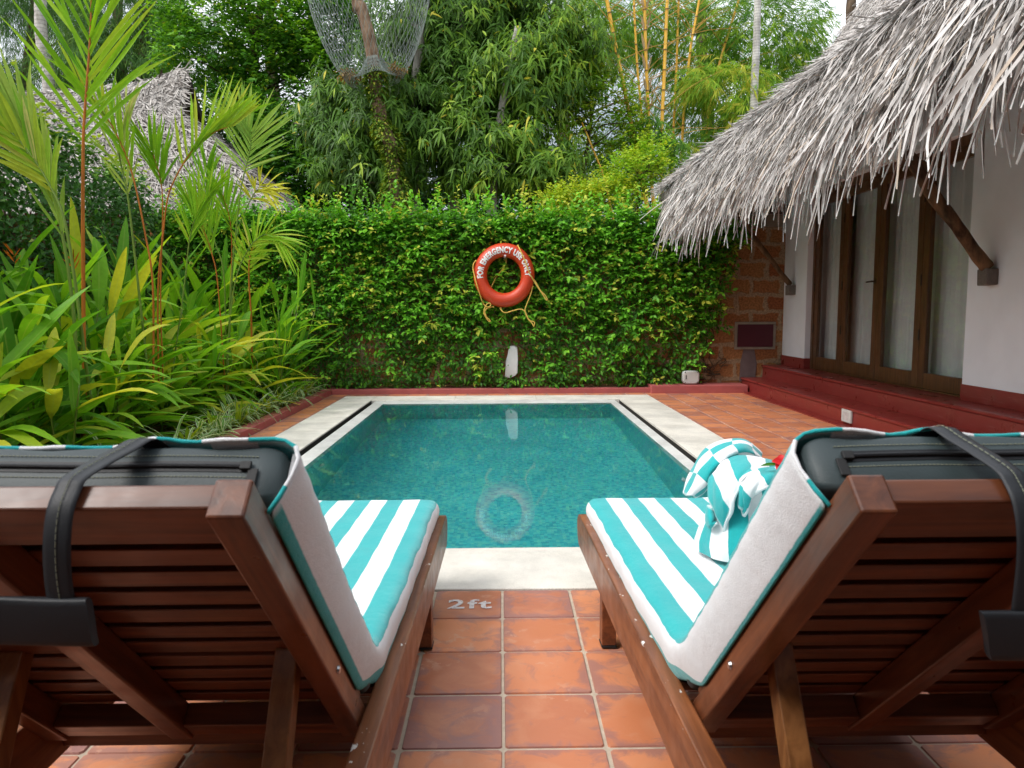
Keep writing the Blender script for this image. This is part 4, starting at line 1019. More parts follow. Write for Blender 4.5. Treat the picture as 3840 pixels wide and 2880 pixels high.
topy = lambda x, z: 10.1 - .32 * rng.random(len(x))
leafmesh('top_growth', [sprigs(1300, (-4.4, 3.1), (2.06, 2.27), topy, .9, (.12, .26), 7, .70, False), sprigs(230, (-4.4, 3.1), (2.18, 2.36), topy, 1.8, (.22, .42), 10, .8, False),
                        sprigs(1800, (-4.4, 3.1), (1.95, 2.22), topy, .3, (.10, .2), 6, .52, False)], GREEN['ivy'], ivy)
b = MB()
for i in range(130):
    x, z = rng.uniform(-3, 3), rng.uniform(.1, .9); P = [(x, WALL_Y - .012, z)]
    for q in range(6):
        x += rng.normal(0, .05); z += rng.uniform(.0, .10); P.append((x, WALL_Y - .010 - .012 * rng.random(), z))
    if P[-1][0] < 3.0: b.tube(bez(P, 12), rng.uniform(.0025, .006), 5)
for i in range(60):
    x, z = rng.uniform(1.2, 2.9), rng.uniform(.12, .35); P = [(x, WALL_Y - .012, z)]
    for q in range(5):
        x += rng.uniform(-.12, .12); z += rng.normal(0.01, .03); P.append((min(x, 3.1), WALL_Y - .012 - .012 * rng.random(), max(.1, z)))
    b.tube(bez(P, 10), rng.uniform(.003, .007), 5)
b.build('stems', DARKBARK, ivy)

# ------------------------------------------------------------------ hedge on the left
hg = thing('hedge', 'dark glossy round-leaved hedge rising behind the ginger plants on the left', 'hedge', (-4.5, 6.5, 0))
def hedge_layer(n, L, W, br, dx):
    y = rng.uniform(3.5, 9.9, n); top = np.interp(y, [3.5, 6.4, 8, 9.9], [3.05, 2.98, 2.78, 2.5]) + .12 * np.sin(y * 5) + .06 * np.sin(y * 13); z = rng.random(n) ** .8 * top
    x = -4.62 + .34 * rng.random(n) ** .7 + dx + .10 * vnoise(y, z, 1.3, 4); ed = np.clip((z - top + .5) / .5, 0, 1); x -= .18 * ed * rng.random(n)
    D = np.stack([np.abs(rng.normal(.5, .4, n)), rng.normal(-.2, .7, n), rng.normal(.0, .6, n)], 1); N = np.stack([np.ones(n) * .5, rng.normal(-.3, .4, n), np.ones(n) * .8], 1)
    r = np.clip(rng.normal(br, .16, n) + .35 * ed ** 3 * rng.random(n), 0, .97)
    return leaves(np.stack([x, y, z], 1), D, N, rng.uniform(*L, n), rng.uniform(*W, n), .15, .3, 2, 'ovate', r)
hparts = [hedge_layer(15000, (.06, .09), (.04, .055), .38, 0), hedge_layer(7000, (.06, .085), (.04, .055), .5, .08)]
n = 110; parts = []
for i in range(n):
    y = rng.uniform(5.4, 9.6); top = np.interp(y, [3.5, 6.4, 8, 9.9], [3.0, 2.93, 2.73, 2.45]); base = np.array([-4.45 + rng.normal() * .12, y, top - .05]); A = unit(np.array([rng.normal() * .25, rng.normal() * .25, 1.0])); ln = rng.uniform(.15, .42); m = 9
    P = base + A * np.linspace(.2, 1, m)[:, None] * ln; az = np.arange(m) * 2.4 + rng.random() * 6
    D = np.stack([np.cos(az), np.sin(az), .5 + 0 * az], 1); parts.append(leaves(P, D, [[0, 0, 1]] * m, .085, .05, .2, .3, 3, 'ovate', np.linspace(.7, 1.0, m)))
leafmesh('foliage', hparts + parts, GREEN['hedge'], hg)
b = MB()
for i in range(40):
    y = 3.8 + i * .15 + rng.normal() * .03; b.tube(bez([(-4.55, y, -.02), (-4.5 + rng.normal() * .06, y + rng.normal() * .1, 1.2), (-4.5, y + rng.normal() * .15, 2.3)], 8), .012, 5)
b.build('stems', DARKBARK, hg)

# ------------------------------------------------------------------ ginger and heliconia plants in the bed
ORD = ['nearest the loungers', 'second from the loungers', 'third from the loungers', 'fourth from the loungers', 'fifth from the loungers', 'sixth from the loungers', 'seventh from the loungers', 'eighth from the loungers',
       'ninth from the loungers', 'tenth from the loungers', 'eleventh from the loungers', 'twelfth from the loungers', 'thirteenth from the loungers', 'fourteenth from the loungers', 'fifteenth from the loungers', 'sixteenth from the loungers']
def ginger(x, y, h, nst, Lr, br, label, group, lean=.2, flower=0, curl=(.1, .75), elr=(.45, 1.1)):
    z0 = hill(x, y) - .01
    g = thing('ginger_plant', label, 'ginger plant', (x, y, z0), group)
    st = MB(); P = []; D = []; N = []; L = []; W = []; C = []; R = []
    tops = []
    for s in range(nst):
        bx, by = x + rng.normal() * .10, y + rng.normal() * .10; hh = h * rng.uniform(.7, 1.08); az = rng.uniform(0, 6.28)
        dx, dy = math.cos(az) * .16 * hh + lean * .35 * hh, math.sin(az) * .16 * hh - .03
        pts = bez([(bx, by, z0), (bx + dx * .25, by + dy * .25, z0 + hh * .4), (bx + dx, by + dy, z0 + hh)], 10)
        st.tube(pts, np.linspace(.011, .005, 10), 6); tops.append(pts[-1])
        pl = rng.normal(.1, .55); nl = int(rng.integers(6, 9))
        for q in range(nl):
            f = .18 + .82 * q / (nl - 1); p = pts[min(9, int(f * 9))]
            a = pl + (PI if q % 2 else 0) + rng.normal() * .35; el = rng.uniform(*elr) + .35 * f
            d = np.array([math.cos(a) * math.cos(el) + lean * 1.1, math.sin(a) * math.cos(el) - .06, math.sin(el)])
            P.append(p); D.append(d); N.append(np.array([-math.cos(a) * math.sin(el), -math.sin(a) * math.sin(el), math.cos(el) + .25]) + rng.normal(0, .22, 3))
            L.append(rng.uniform(*Lr) * (.75 + .35 * math.sin(f * 2.6))); W.append(L[-1] * rng.uniform(.145, .185)); C.append(rng.uniform(*curl)); R.append(np.clip(rng.normal(br + .16 * f, .22), 0, 1))
    st.build('stem', GSTALK, g, smooth=True)
    leafmesh('foliage', leaves(np.array(P), np.array(D), np.array(N), L, np.array(W), np.array(C), .28, 8, 'lance', np.array(R), .006, rng.normal(0, .06, len(P))), GREEN['ginger'], g)
    for q in range(flower):
        t = tops[q % len(tops)] + np.array([.03, -.08, .10 + .05 * q]); pp = []
        for k in range(6):
            a = k * 2.1 + q; pp.append(leaves([t + np.array([0, 0, .018 * k - .05])], [[math.cos(a), -.4 + .4 * math.sin(a), .8]], [[0, -1, .3]], .10, .018, -.1, .6, 4, 'lance', np.array([.5])))
        leafmesh('flower', pp, FLOWER, g)
for i, y in enumerate(np.linspace(4.35, 9.35, 13)):
    ginger(-3.0 + rng.normal() * .07, y, .60 + .12 * rng.random(), 4, (.55, .82), .62, 'low bright green ginger plant in the kerb-side row, ' + ORD[i], 'low ginger plants along the kerb', .35, 0, (.2, .7), (.25, 1.0))
for i, y in enumerate(np.linspace(4.6, 9.55, 12)):
    ginger(-3.36 + rng.normal() * .07, y, .95 + .14 * rng.random(), 4, (.68, .98), .45, 'leafy ginger plant in the middle row of the bed, ' + ORD[i], 'ginger plants in the middle of the bed', .22, 1 if i in (5,) else 0, (.12, .6), (.3, 1.1))
for i, y in enumerate(np.linspace(5.0, 9.6, 10)):
    ginger(-3.8 + rng.normal() * .08, y, 1.2 + .2 * rng.random(), 4, (.68, 1.0), .28, 'tall ginger plant in the back row before the hedge, ' + ORD[i], 'tall ginger plants along the hedge', .12, 2 if i in (1, 2) else 0, (.0, .5))

for i, (x, y, h, lab) in enumerate([(-2.62, 8.25, 1.0, 'tall dark ginger plant leaning over the kerb beside the ivy wall, first of three'), (-2.66, 8.75, 1.1, 'tall dark ginger plant beside the ivy wall, middle one of its trio'), (-2.72, 9.3, 1.15, 'tall dark ginger plant close against the ivy wall corner')]):
    ginger(x, y, h, 4, (.5, .75), .34, lab, 'dark ginger plants beside the ivy wall', .3, 0, (.05, .5), (.6, 1.2))

# ------------------------------------------------------------------ feather palms with orange stalks
def frond(palm, px, y, start, n, L, Wd, ang, mat, rn, stalk=STALK, curl=.12, r0=.013, r1=.004, droop_low=.0, jit=.07, ydrift=0.0, up=0.0):
    P = bez([at_y(u, v, y + ydrift * i / len(px)) for i, (u, v) in enumerate(px)], 60); P[:, 1] += .03 * np.sin(np.linspace(0, 3, 60))
    T = unit(np.gradient(P, axis=0)); ii = np.linspace(start * 59, 58.5, n)
    B_ = []; D = []; N = []; LL = []; C = []; R = []; SC_ = []
    for q, f in enumerate(ii):
        i = int(f); t = T[i]; fr = (f / 59 - start) / (1 - start)
        for sg in (1, -1):
            side = unit(np.cross(t, np.array([.12, -1, .15])) * sg); a = np.radians(ang[0] + (ang[1] - ang[0]) * fr) + rng.normal() * jit
            d = t * math.cos(a) + side * math.sin(a) + np.array([0, -.10 + rng.normal() * .12, up])
            B_.append(P[i] + t * (f - i) * np.linalg.norm(P[1] - P[0])); D.append(d); N.append(np.array([0, -1, .25]) + side * .45 + rng.normal(0, .12, 3))
            LL.append(L * (.62 + .5 * math.sin(PI * (.18 + .72 * fr))) * rng.uniform(.86, 1.08)); C.append(curl * rng.uniform(.3, 1.6) + droop_low * (1 - fr)); R.append(np.clip(rng.normal(rn, .16), 0, 1)); SC_.append(sg * rng.normal(.02, .05))
    fo = leafmesh('frond', leaves(np.array(B_), np.array(D), np.array(N), LL, Wd, np.array(C), .45, 7, 'strip', np.array(R), .004, np.array(SC_)), GREEN[mat], palm)
    MB().tube(P, np.linspace(r0, r1, 60), 8).build('stalk', stalk, fo, smooth=True)
    return fo
def cane(palm, px, y, r=.012, mat=STALK):
    (u1, v1), (u2, v2) = px[-2], px[-1]; k_ = 260 / max(1, v1 - v2); px = px + [(u2 + (u2 - u1) * k_ * .5 - 10, v2 - 130), (u2 + (u2 - u1) * k_ - 40, v2 - 230)]
    frond(palm, px, y, .66, 14, .40, .019, (34, 14), 'palm', .4, mat, r0=r * .8, up=.4); return
    MB().tube(bez([at_y(u, v, y) for u, v in px], 24), np.linspace(r * 1.2, r * .8, 24), 8).build('cane', mat, palm, smooth=True)
p1 = thing('feather_palm', 'tall feather palm with a straight orange stalk and fronds reaching past the photo top', 'palm', at_z(316, 1790, .08), 'feather palms in the planting bed')
frond(p1, [(320, 1700), (312, 1350), (305, 900), (303, 640), (305, 480), (318, 300), (330, 150), (338, 0), (345, -160)], 5.35, .46, 23, .74, .029, (42, 15), 'palm', .42, r0=.016, r1=.004, curl=.05)
frond(p1, [(292, 1500), (268, 1150), (205, 780), (120, 540), (30, 390), (-90, 270)], 5.2, .34, 30, .52, .030, (13, 10), 'palepalm', .4, GSTALK, r0=.014, curl=.03)
frond(p1, [(340, 1500), (250, 900), (180, 700), (60, 520), (-60, 440)], 5.0, .45, 22, .45, .028, (26, 16), 'palm', .7, GSTALK, r0=.012)
p2 = thing('feather_palm', 'middle feather palm with arching fronds before the far hut roof', 'palm', at_z(600, 1560, .08), 'feather palms in the planting bed')
frond(p2, [(596, 1500), (590, 1100), (605, 900), (620, 758), (646, 676), (705, 576), (760, 520), (815, 488), (850, 478)], 6.1, .54, 14, .44, .027, (36, 12), 'palm', .62, r0=.008, curl=.04, up=.7)
frond(p2, [(575, 1450), (570, 1076), (540, 882), (488, 647), (430, 500), (376, 411), (294, 300)], 5.9, .50, 14, .42, .022, (24, 12), 'palm', .5, r0=.009, up=.3)
frond(p2, [(560, 1450), (500, 950), (470, 720), (440, 560), (470, 430)], 6.0, .48, 12, .36, .020, (24, 12), 'palepalm', .7, GSTALK, r0=.011, curl=.02)
frond(p2, [(640, 1450), (690, 1050), (705, 900), (735, 800), (780, 740)], 6.4, .45, 18, .38, .018, (36, 16), 'palm', .45, GSTALK, r0=.007, up=.5)
cane(p2, [(612, 1450), (598, 1100), (604, 800)], 6.15, .008)
p3 = thing('feather_palm', 'feather palm nearest the ivy wall, with pale green upright fronds', 'palm', at_z(850, 1540, .08), 'feather palms in the planting bed')
frond(p3, [(850, 1480), (862, 1100), (878, 900), (900, 705), (925, 600), (938, 530), (915, 478)], 7.5, .58, 24, .50, .021, (56, 24), 'palepalm', .25, GSTALK, r0=.009, curl=.03, up=.12)
frond(p3, [(852, 1480), (870, 1000), (890, 860), (925, 770), (958, 715), (980, 712)], 7.6, .62, 14, .32, .022, (55, 20), 'yellowpalm', .5, GSTALK, r0=.010, curl=.35)
frond(p3, [(846, 1480), (815, 1080), (790, 950), (755, 850), (725, 790)], 7.4, .48, 22, .48, .018, (26, 12), 'palm', .5, r0=.007, up=.6)
frond(p3, [(848, 1480), (838, 1050), (800, 900), (770, 760), (775, 640)], 7.7, .5, 20, .46, .020, (32, 14), 'palm', .3, GSTALK, r0=.009, up=.4)
frond(p3, [(846, 1480), (856, 1250), (880, 1050), (930, 930), (990, 880), (1045, 900)], 7.3, .5, 17, .38, .020, (45, 20), 'palm', .6, GSTALK, r0=.008, curl=.25)
cane(p3, [(852, 1500), (858, 1150), (865, 960)], 7.55, .008)
frond(p3, [(945, 1440), (940, 1200), (930, 1050), (935, 960), (960, 900)], 8.2, .55, 10, .34, .028, (45, 20), 'palm', .5)

# ------------------------------------------------------------------ variegated lilies, sprouts and grass along the kerb
def tuft(name, label, cat, group, x, y, z, n, L, W, mat, k=6, el=(.5, 1.3), curl=(.3, 1.0), rr=.5, fold=.35, shape='strip', spread=.03):
    o = thing(name, label, cat, (x, y, z), group); az = rng.uniform(0, 6.28, n); e = rng.uniform(*el, n)
    D = np.stack([np.cos(az) * np.cos(e), np.sin(az) * np.cos(e), np.sin(e)], 1); N = np.stack([-np.cos(az) * np.sin(e), -np.sin(az) * np.sin(e), np.cos(e) + .1], 1)
    P = np.array([x, y, z]) + np.stack([rng.normal(0, spread, n), rng.normal(0, spread, n), np.zeros(n)], 1)
    leafmesh('blades', leaves(P, D, N, rng.uniform(*L, n), rng.uniform(*W, n), rng.uniform(*curl, n), fold, k, shape, np.clip(rng.normal(rr, .22, n), 0, 1), .004, rng.normal(0, .1, n)), GREEN[mat], o); return o
for i, y in enumerate([4.75, 5.15, 5.5, 5.85, 6.2, 6.55, 6.9, 7.3, 7.65, 8.0, 8.4, 8.75, 9.1, 9.4]):
    x = -2.44 + rng.normal() * .03
    tuft('variegated_lily', 'white-edged strappy lily tuft at the kerb, ' + ORD[i], 'lily tuft', 'variegated lily tufts along the kerb', x, y, hill(x, y), 30, (.32, .56), (.019, .032), 'spider')
for i, (y, dx, c) in enumerate([(5.7, .02, 5), (6.35, 0, 6), (6.75, .04, 6), (7.15, .02, 7), (7.6, .05, 6), (8.1, .03, 7), (8.6, .04, 6), (9.0, .05, 7), (9.35, .04, 6)]):
    x = -2.44 + dx
    tuft('ginger_sprout', 'young yellow-green sprout beside the left kerb, ' + ORD[i], 'sprout', 'young sprouts beside the left kerb', x, y, hill(x, y), c, (.16, .30), (.04, .06), 'sprout', 7, (.8, 1.4), (.0, .4), .6, .35, 'lance', .012)
NUM = ['first', 'second', 'third', 'fourth', 'fifth', 'sixth', 'seventh', 'eighth', 'ninth', 'tenth', 'eleventh', 'twelfth', 'thirteenth', 'fourteenth', 'fifteenth', 'sixteenth', 'seventeenth', 'eighteenth', 'nineteenth', 'twentieth', 'twenty-first', 'twenty-second', 'twenty-third', 'twenty-fourth']
for i, x in enumerate(np.linspace(-2.1, 1.8, 22)):
    tuft('grass_tuft', 'dark thin grass tuft behind the far kerb, %s from the planting bed' % NUM[i], 'grass tuft', 'grass tufts along the far kerb', x + rng.normal() * .03, 9.92, .08, 30, (.08, .17), (.004, .007), 'grass', 4, (.7, 1.5), (.1, .7), .4, .3, 'strip', .025)
for i, (x, lab) in enumerate([(-.30, 'bright sprout below the ivy just left of the white plaster patch'), (.88, 'bright sprout behind the far kerb to the right of the white plaster patch'), (1.05, 'small pale sprout close beside the bright sprout right of the plaster patch'), (1.62, 'yellowish low sprout at the far kerb near the junction box'), (-1.75, 'green sprout behind the far kerb near the planting bed corner')]):
    tuft('ginger_sprout', lab, 'sprout', 'sprouts behind the far kerb', x, 9.91, .08, 7, (.14, .30) if i < 2 else (.10, .16), (.024, .036), 'sprout', 6, (.9, 1.45), (.0, .3), .45, .35, 'lance', .012)
n = 5200; y = rng.uniform(4.2, 7.9, n); x = -2.30 - np.abs(rng.normal(0, .17, n)) - .02; x = np.where(rng.random(n) < .05, -2.30 + rng.random(n) * .10, x)
m = vnoise(x * 3, y * 1.2, 1.2, 8) > -.35; x, y = x[m], y[m]; n = len(x)
z = np.where(x > -2.35, .068, .06) + rng.random(n) * .05; D = np.stack([rng.normal(.3, 1, n), rng.normal(0, 1, n), rng.normal(.35, .4, n)], 1)
gc = leafmesh('ground_cover', leaves(np.stack([x, y, z], 1), D, np.tile([0, 0, 1.0], (n, 1)), rng.uniform(.015, .05, n), rng.uniform(.004, .009, n), .2, .3, 2, 'lance', rng.random(n)), GREEN['moss'], None, kind='stuff')
gc['label'] = 'low green ground cover creeping over the left kerb'; gc['category'] = 'ground cover'
# fallen leaves under the plants: uncountable litter
n = 900; x = rng.uniform(-3.4, -2.36, n); y = rng.uniform(4.2, 9.8, n); P = np.stack([x, y, np.array([hill(a, c) + .012 for a, c in zip(x, y)])], 1)
n2 = 420; P2 = np.stack([rng.uniform(-2.2, 1.9, n2), rng.uniform(9.87, 9.98, n2), np.full(n2, .10)], 1); P = np.vstack([P, P2]); n += n2
D = np.stack([rng.normal(0, 1, n), rng.normal(0, 1, n), rng.normal(.1, .2, n)], 1)
o = leafmesh('leaf_litter', leaves(P, D, np.tile([0, 0, 1.0], (n, 1)), rng.uniform(.03, .09, n), rng.uniform(.01, .025, n), .1, .5, 2, 'lance', rng.random(n)), DEADLEAF, None, kind='stuff')
o['label'] = 'dry brown leaf litter on the soil of the beds'; o['category'] = 'leaf litter'
# ------------------------------------------------------------------ hut with thatched roof in the back garden
hut = thing('thatched_hut', 'hut with grey thatched roof and open dark gable behind the hedge', 'hut', (-8, 15, 0))
rx = np.array([-13.5, -9.5, -8.19, -6.85, -6.4, -5.95]); rzv = np.array([5.22, 5.25, 5.29, 5.46, 5.58, 5.74])
def fpatch(a, bq):  # front face upper: a along ridge 0..1, b down 0..1
    x = -13.5 + 7.5 * a; z = np.interp(x, rx, rzv); y = 15 - .75 * bq; zz = z + (4.75 - z) * bq; return np.stack([x + .06 * bq * a, y, zz], -1)
def lpatch(a, bq):
    xr = -6.0 + 2.4 * bq; x = -13.5 + (xr + 13.5) * a; return np.stack([x, 14.25 - 1.6 * bq, 4.75 - 1.95 * bq], -1)
def hpatch(a, bq):
    y0 = 14.25 - 1.6 * bq; y1 = 15.75 + 1.6 * bq; return np.stack([-6.0 + 2.4 * bq + 0 * a, y0 + (y1 - y0) * a, 4.75 - 1.95 * bq], -1)
b = MB(); aa = np.linspace(0, 1, 24); bb_ = np.linspace(0, 1, 8)
for f in (fpatch, lpatch, hpatch):
    g = np.array([f(aa, np.full(24, q)) for q in bb_]); b.grid(g)
    if f is not hpatch: gm = g.copy(); gm[:, :, 1] = 30 - gm[:, :, 1]; b.grid(gm[::-1])
hroof = b.build('roof', plain('thatch_core_far', (.14, .125, .115), .95, .5, 6), hut)
def thatch_on(f, n, L, W, jit, lift):
    a = rng.random(n); q = rng.random(n) * 1.02; P = f(a, q); d = unit(f(a, q + .02) - P); s = unit(f(np.clip(a + .01, 0, 2), q) - P); N = unit(np.cross(d, s)); N *= np.sign(N[:, 2:3])
    an = rng.normal(0, jit, n); D = d * np.cos(an)[:, None] + s * np.sin(an)[:, None] + N * .08
    return leaves(P + N * (rng.random(n) * lift)[:, None], D, N + rng.normal(0, .4, (n, 3)), rng.uniform(*L, n), rng.uniform(*W, n), rng.uniform(-.1, .3, n), .2, 2, 'ribbon', np.clip(rng.normal(.6, .25, n), 0, 1), .02)
nm = lambda a, q: fpatch(.4 + .6 * a, q); lm = lambda a, q: lpatch(.35 + .65 * a, q)
ridge = lambda a, q: fpatch(.3 + .7 * a, q * .12)
verge = lambda a, q: fpatch(.97 + .035 * a, q)
leafmesh('thatch_cover', [thatch_on(nm, 8000, (.12, .32), (.014, .034), .75, .08), thatch_on(lm, 11000, (.12, .34), (.014, .034), .65, .09), thatch_on(hpatch, 5000, (.12, .34), (.014, .034), .65, .09), thatch_on(ridge, 700, (.2, .4), (.02, .05), 1.0, .06), thatch_on(verge, 350, (.15, .3), (.02, .04), .7, .06)], THATCH_FAR, hroof)
b = MB(); b.add([(-6.5, 14.3, 4.7), (-6.5, 15.7, 4.7), (-6.5, 15.0, 5.75)], [(0, 1, 2)]); b.build('gable_shade', DARKWOOD, hut)  # dark triangle standing in for the shade inside the open gable
b = MB()
for z in (4.9, 5.15, 5.4): b.tube([(-6.05, 14.32 + (z - 4.75) * .65, z), (-6.05, 15.72 - (z - 4.75) * .65, z)], .018, 6)
for yy in (14.75, 15.2): b.tube([(-6.04, yy, 4.7), (-6.04, yy, 5.5)], .018, 6)
b.build('gable_slats', plain('slat_wood', (.22, .15, .10), .8), hut)
g = np.array([[(-6.02 + .02 * math.sin(z * 30), y, 4.7 + 1.1 * z) for z in np.linspace(0, 1, 8)] for y in (15.75, 15.72)]);
b = MB(); b.add([(-6.0, 15.78, 4.68), (-6.0, 15.0, 5.55), (-7.5, 15.0, 5.2), (-7.5, 15.75, 4.7)], [(0, 1, 2, 3)]); b.build('gable_lining', DARKWOOD, hut)
MB().box(-13, -4.4, 13.1, 16.9, -.03, 2.85).build('wall', plain('hut_wall', (.22, .13, .08), .9), hut)

# ------------------------------------------------------------------ trees
def blobs_px(L):
    out = []
    for (u, v, y, ru, rv, ry) in L:
        c = at_y(u, v, y); out.append((c, np.array([ru * y / FPX, ry, rv * y / FPX])))
    return out
def crown_pts(bl, n, shell=.55, thr=-.35, freq=1.6):
    vol = np.array([np.prod(r) ** .8 for c, r in bl]); idx = rng.choice(len(bl), n * 2, p=vol / vol.sum())
    C = np.array([c for c, r in bl])[idx]; R = np.array([r for c, r in bl])[idx]; d = rdir(n * 2); rr = (shell + (1 - shell) * rng.random(n * 2)) ** .8
    P = C + R * d * rr[:, None]
    f = (np.sin(P[:, 0] * freq * 2.1 + P[:, 2]) * np.sin(P[:, 2] * freq * 2.6 + 1) + .6 * np.sin(P[:, 1] * freq * 2 + P[:, 0] * freq * 3.1) + .5 * np.sin(P[:, 0] * freq * 6 + P[:, 2] * freq * 5.2)) / 1.6
    k = (f > thr) & (P[:, 2] > .25); P, d = P[k][:n], d[k][:n]
    return P, d
def whorls(P, d, m, L, W, curl, br, k=3):
    n = len(P); A = unit(d * .7 + np.array([0, -.25, .35])); a = rng.random((n, 1)) * 6.28 + np.arange(m)[None, :] * 2 * PI / m * 1.0 + rng.normal(0, .45, (n, m))
    X = unit(np.cross(A, np.array([.1, .2, 1.0]))); Y = np.cross(A, X)
    D = X[:, None, :] * np.cos(a)[:, :, None] + Y[:, None, :] * np.sin(a)[:, :, None] + A[:, None, :] * rng.uniform(.05, .6, (n, m))[:, :, None]
    D = D + np.array([0, 0, -.55]); N = np.broadcast_to(A[:, None, :] + np.array([0, 0, .4]), D.shape) + rng.normal(0, .2, D.shape)
    Q = np.repeat(P, m, 0) + A.repeat(m, 0) * rng.normal(0, .09, (n * m, 1))
    r = np.clip(np.repeat(rng.normal(br, .17, n), m) + rng.normal(0, .06, n * m), 0, .96); r = np.where(rng.random(n * m) < .012, 1.0, r)
    s = np.repeat(rng.uniform(.75, 1.2, n), m)
    return leaves(Q, D.reshape(-1, 3), N.reshape(-1, 3), s * rng.uniform(L[0] * .7, L[1] * 1.1, n * m), s * rng.uniform(*W, n * m) * 1.1, rng.uniform(*curl, n * m), .3, k, 'lance', r)
def sprays(P, d, m, L, W, tw, br, k=2, shape='ovate', hang=.0, curl=.2, spread=.9):
    n = len(P); A = unit(d * .7 + rng.normal(0, .45, (n, 3)) + np.array([0, -.15, .25 - hang])); t = np.linspace(.1, 1, m)
    Q = P[:, None, :] + A[:, None, :] * (rng.uniform(.7, 1.2, (n, 1)) * tw * t[None, :])[:, :, None] - np.array([0, 0, 1.0]) * (hang * tw * t ** 2)[None, :, None]
    S = unit(np.cross(A, np.array([0, 0, 1.0]))); sg = np.where(np.arange(m) % 2 == 0, 1, -1)[None, :, None]
    D = A[:, None, :] * .6 + S[:, None, :] * sg * spread + rng.normal(0, .25, (n, m, 3)) - np.array([0, 0, hang * .8]); N = np.array([0, -.3, 1.0]) + rng.normal(0, .35, (n, m, 3))
    r = np.clip(np.repeat(rng.normal(br, .17, n), m) + np.tile(t - .5, n) * .15, 0, .975); r = np.where(rng.random(n * m) < .006, 1.0, r)
    return leaves(Q.reshape(-1, 3), D.reshape(-1, 3), N.reshape(-1, 3), rng.uniform(*L, n * m), rng.uniform(*W, n * m), curl, .3, k, shape, r)
def trunk(parent, pts, r0, r1, mat, P=None, limbs=10, name='trunk', lr=.03):
    S = bez(pts, 30); b = MB().tube(S, np.linspace(r0, r1, 30) * (1 + .06 * np.sin(np.arange(30) * 1.7)), 10)
    if P is not None and len(P):
        for i in rng.choice(len(P), limbs):
            e = P[i]; j = int(np.clip(np.argmin(np.abs(S[:, 2] - (e[2] - .35 * np.linalg.norm(e[:2] - S[15, :2])))), 3, 29)); s = S[j]; mid = (s + e) / 2 + np.array([rng.normal() * .1, rng.normal() * .1, .15])
            b.tube(bez([s, mid, e], 10), np.linspace(lr, .008, 10), 6)
    return b.build(name, mat, parent, smooth=True)
def tree(name, label, base_px, y, blobs, maker, mat, trunk_px, r, bark, n, limbs=10, group='trees behind the garden wall', thr=-.35, shell=.5, lr=.03, freq=1.6, fwd=0):
    yt = y - fwd; tp = [at_y(u, v, yt) for u, v in trunk_px]; tp[0] = np.array([tp[0][0], yt, -.05])
    t = thing(name, label, 'tree', (tp[0][0], yt, 0), group); bl = blobs_px(blobs); P, d = crown_pts(bl, n, shell, thr, freq)
    trunk(t, tp, r[0], r[1], bark, P, limbs, lr=lr); leafmesh('crown', maker(P, d), mat, t); return t, P
mango = lambda br: (lambda P, d: whorls(P, d, 8, (.13, .20), (.036, .054), (.2, .7), br))
tree('drooping_leaf_tree', 'slender tree with drooping leaf whorls, close to the right of the creeper-clad palm trunk', None, 13.6,
     [(1480, 430, 13.4, 240, 170, 1.2), (1330, 560, 13.6, 190, 170, 1.2), (1600, 150, 14.2, 260, 210, 1.4), (1440, 660, 13.2, 200, 80, .8), (1250, 430, 14, 150, 170, 1)], mango(.45), GREEN['mango'], [(1558, 900), (1550, 650), (1542, 400), (1580, 150), (1620, -100)], (.10, .05), BARK, 3200, thr=-.28, shell=.15, freq=2.2, fwd=.2)
tree('drooping_leaf_tree', 'broad tree with drooping leaf whorls in the middle of the photo, pale trunk', None, 13.9,
     [(1730, 560, 13.2, 240, 150, 1.1), (1760, 130, 14.4, 300, 230, 1.6), (1680, 330, 13.9, 230, 150, 1.3), (1880, 40, 14.5, 260, 200, 1.5)], mango(.5), GREEN['mango'], [(1715, 900), (1695, 600), (1700, 350), (1730, 100), (1760, -120)], (.11, .05), BARK, 3300, thr=-.28, shell=.15, freq=2.2, fwd=.2)
tree('drooping_leaf_tree', 'bright drooping-leaf tree just left of the yellow bamboo, low bough over the wall', None, 13.0,
     [(1960, 540, 13.0, 220, 90, .9), (1880, 650, 12.7, 200, 70, .8), (2030, 630, 13.0, 200, 90, .9), (1800, 420, 13.2, 160, 120, .9), (1950, 300, 13.4, 230, 190, 1.3), (2120, 190, 14, 200, 190, 1.2)], mango(.66), GREEN['mango'], [(1822, 900), (1850, 640), (1872, 480), (1900, 300), (1940, 100)], (.10, .045), BARK, 2800, thr=-.28, shell=.15, freq=2.2, fwd=.2)
rl = lambda br: (lambda P, d: sprays(P, d, 8, (.10, .15), (.06, .09), .42, br))
tree('round_leaf_tree', 'bushy round-leaved tree above the far hut gable, dotted with orange leaves', None, 18.0,
     [(900, 120, 17.5, 300, 150, 1.6), (760, 215, 17, 170, 70, 1.0), (1130, 70, 18, 280, 170, 1.6), (1090, 310, 17.6, 230, 170, 1.4), (1230, 190, 17.8, 170, 200, 1.2)], rl(.62), GREEN['round'], [(960, 900), (955, 600), (945, 350), (960, 150), (990, -60)], (.17, .08), DARKBARK, 3400, 14)
tree('round_leaf_tree', 'dark creeper-hung round-leaved tree in the shade right of the hut', None, 17.0,
     [(980, 520, 16.5, 150, 150, 1.1), (1120, 590, 16.2, 180, 150, 1.1), (1050, 700, 15.6, 200, 80, .9), (880, 430, 17.2, 110, 130, .9)], rl(.42), GREEN['round'], [(935, 900), (940, 700), (952, 500), (950, 350)], (.15, .09), DARKBARK, 2200, 12)
aca = lambda br: (lambda P, d: sprays(P, d, 12, (.16, .26), (.022, .034), .5, br, 2, 'lance', .55, .35, .6))
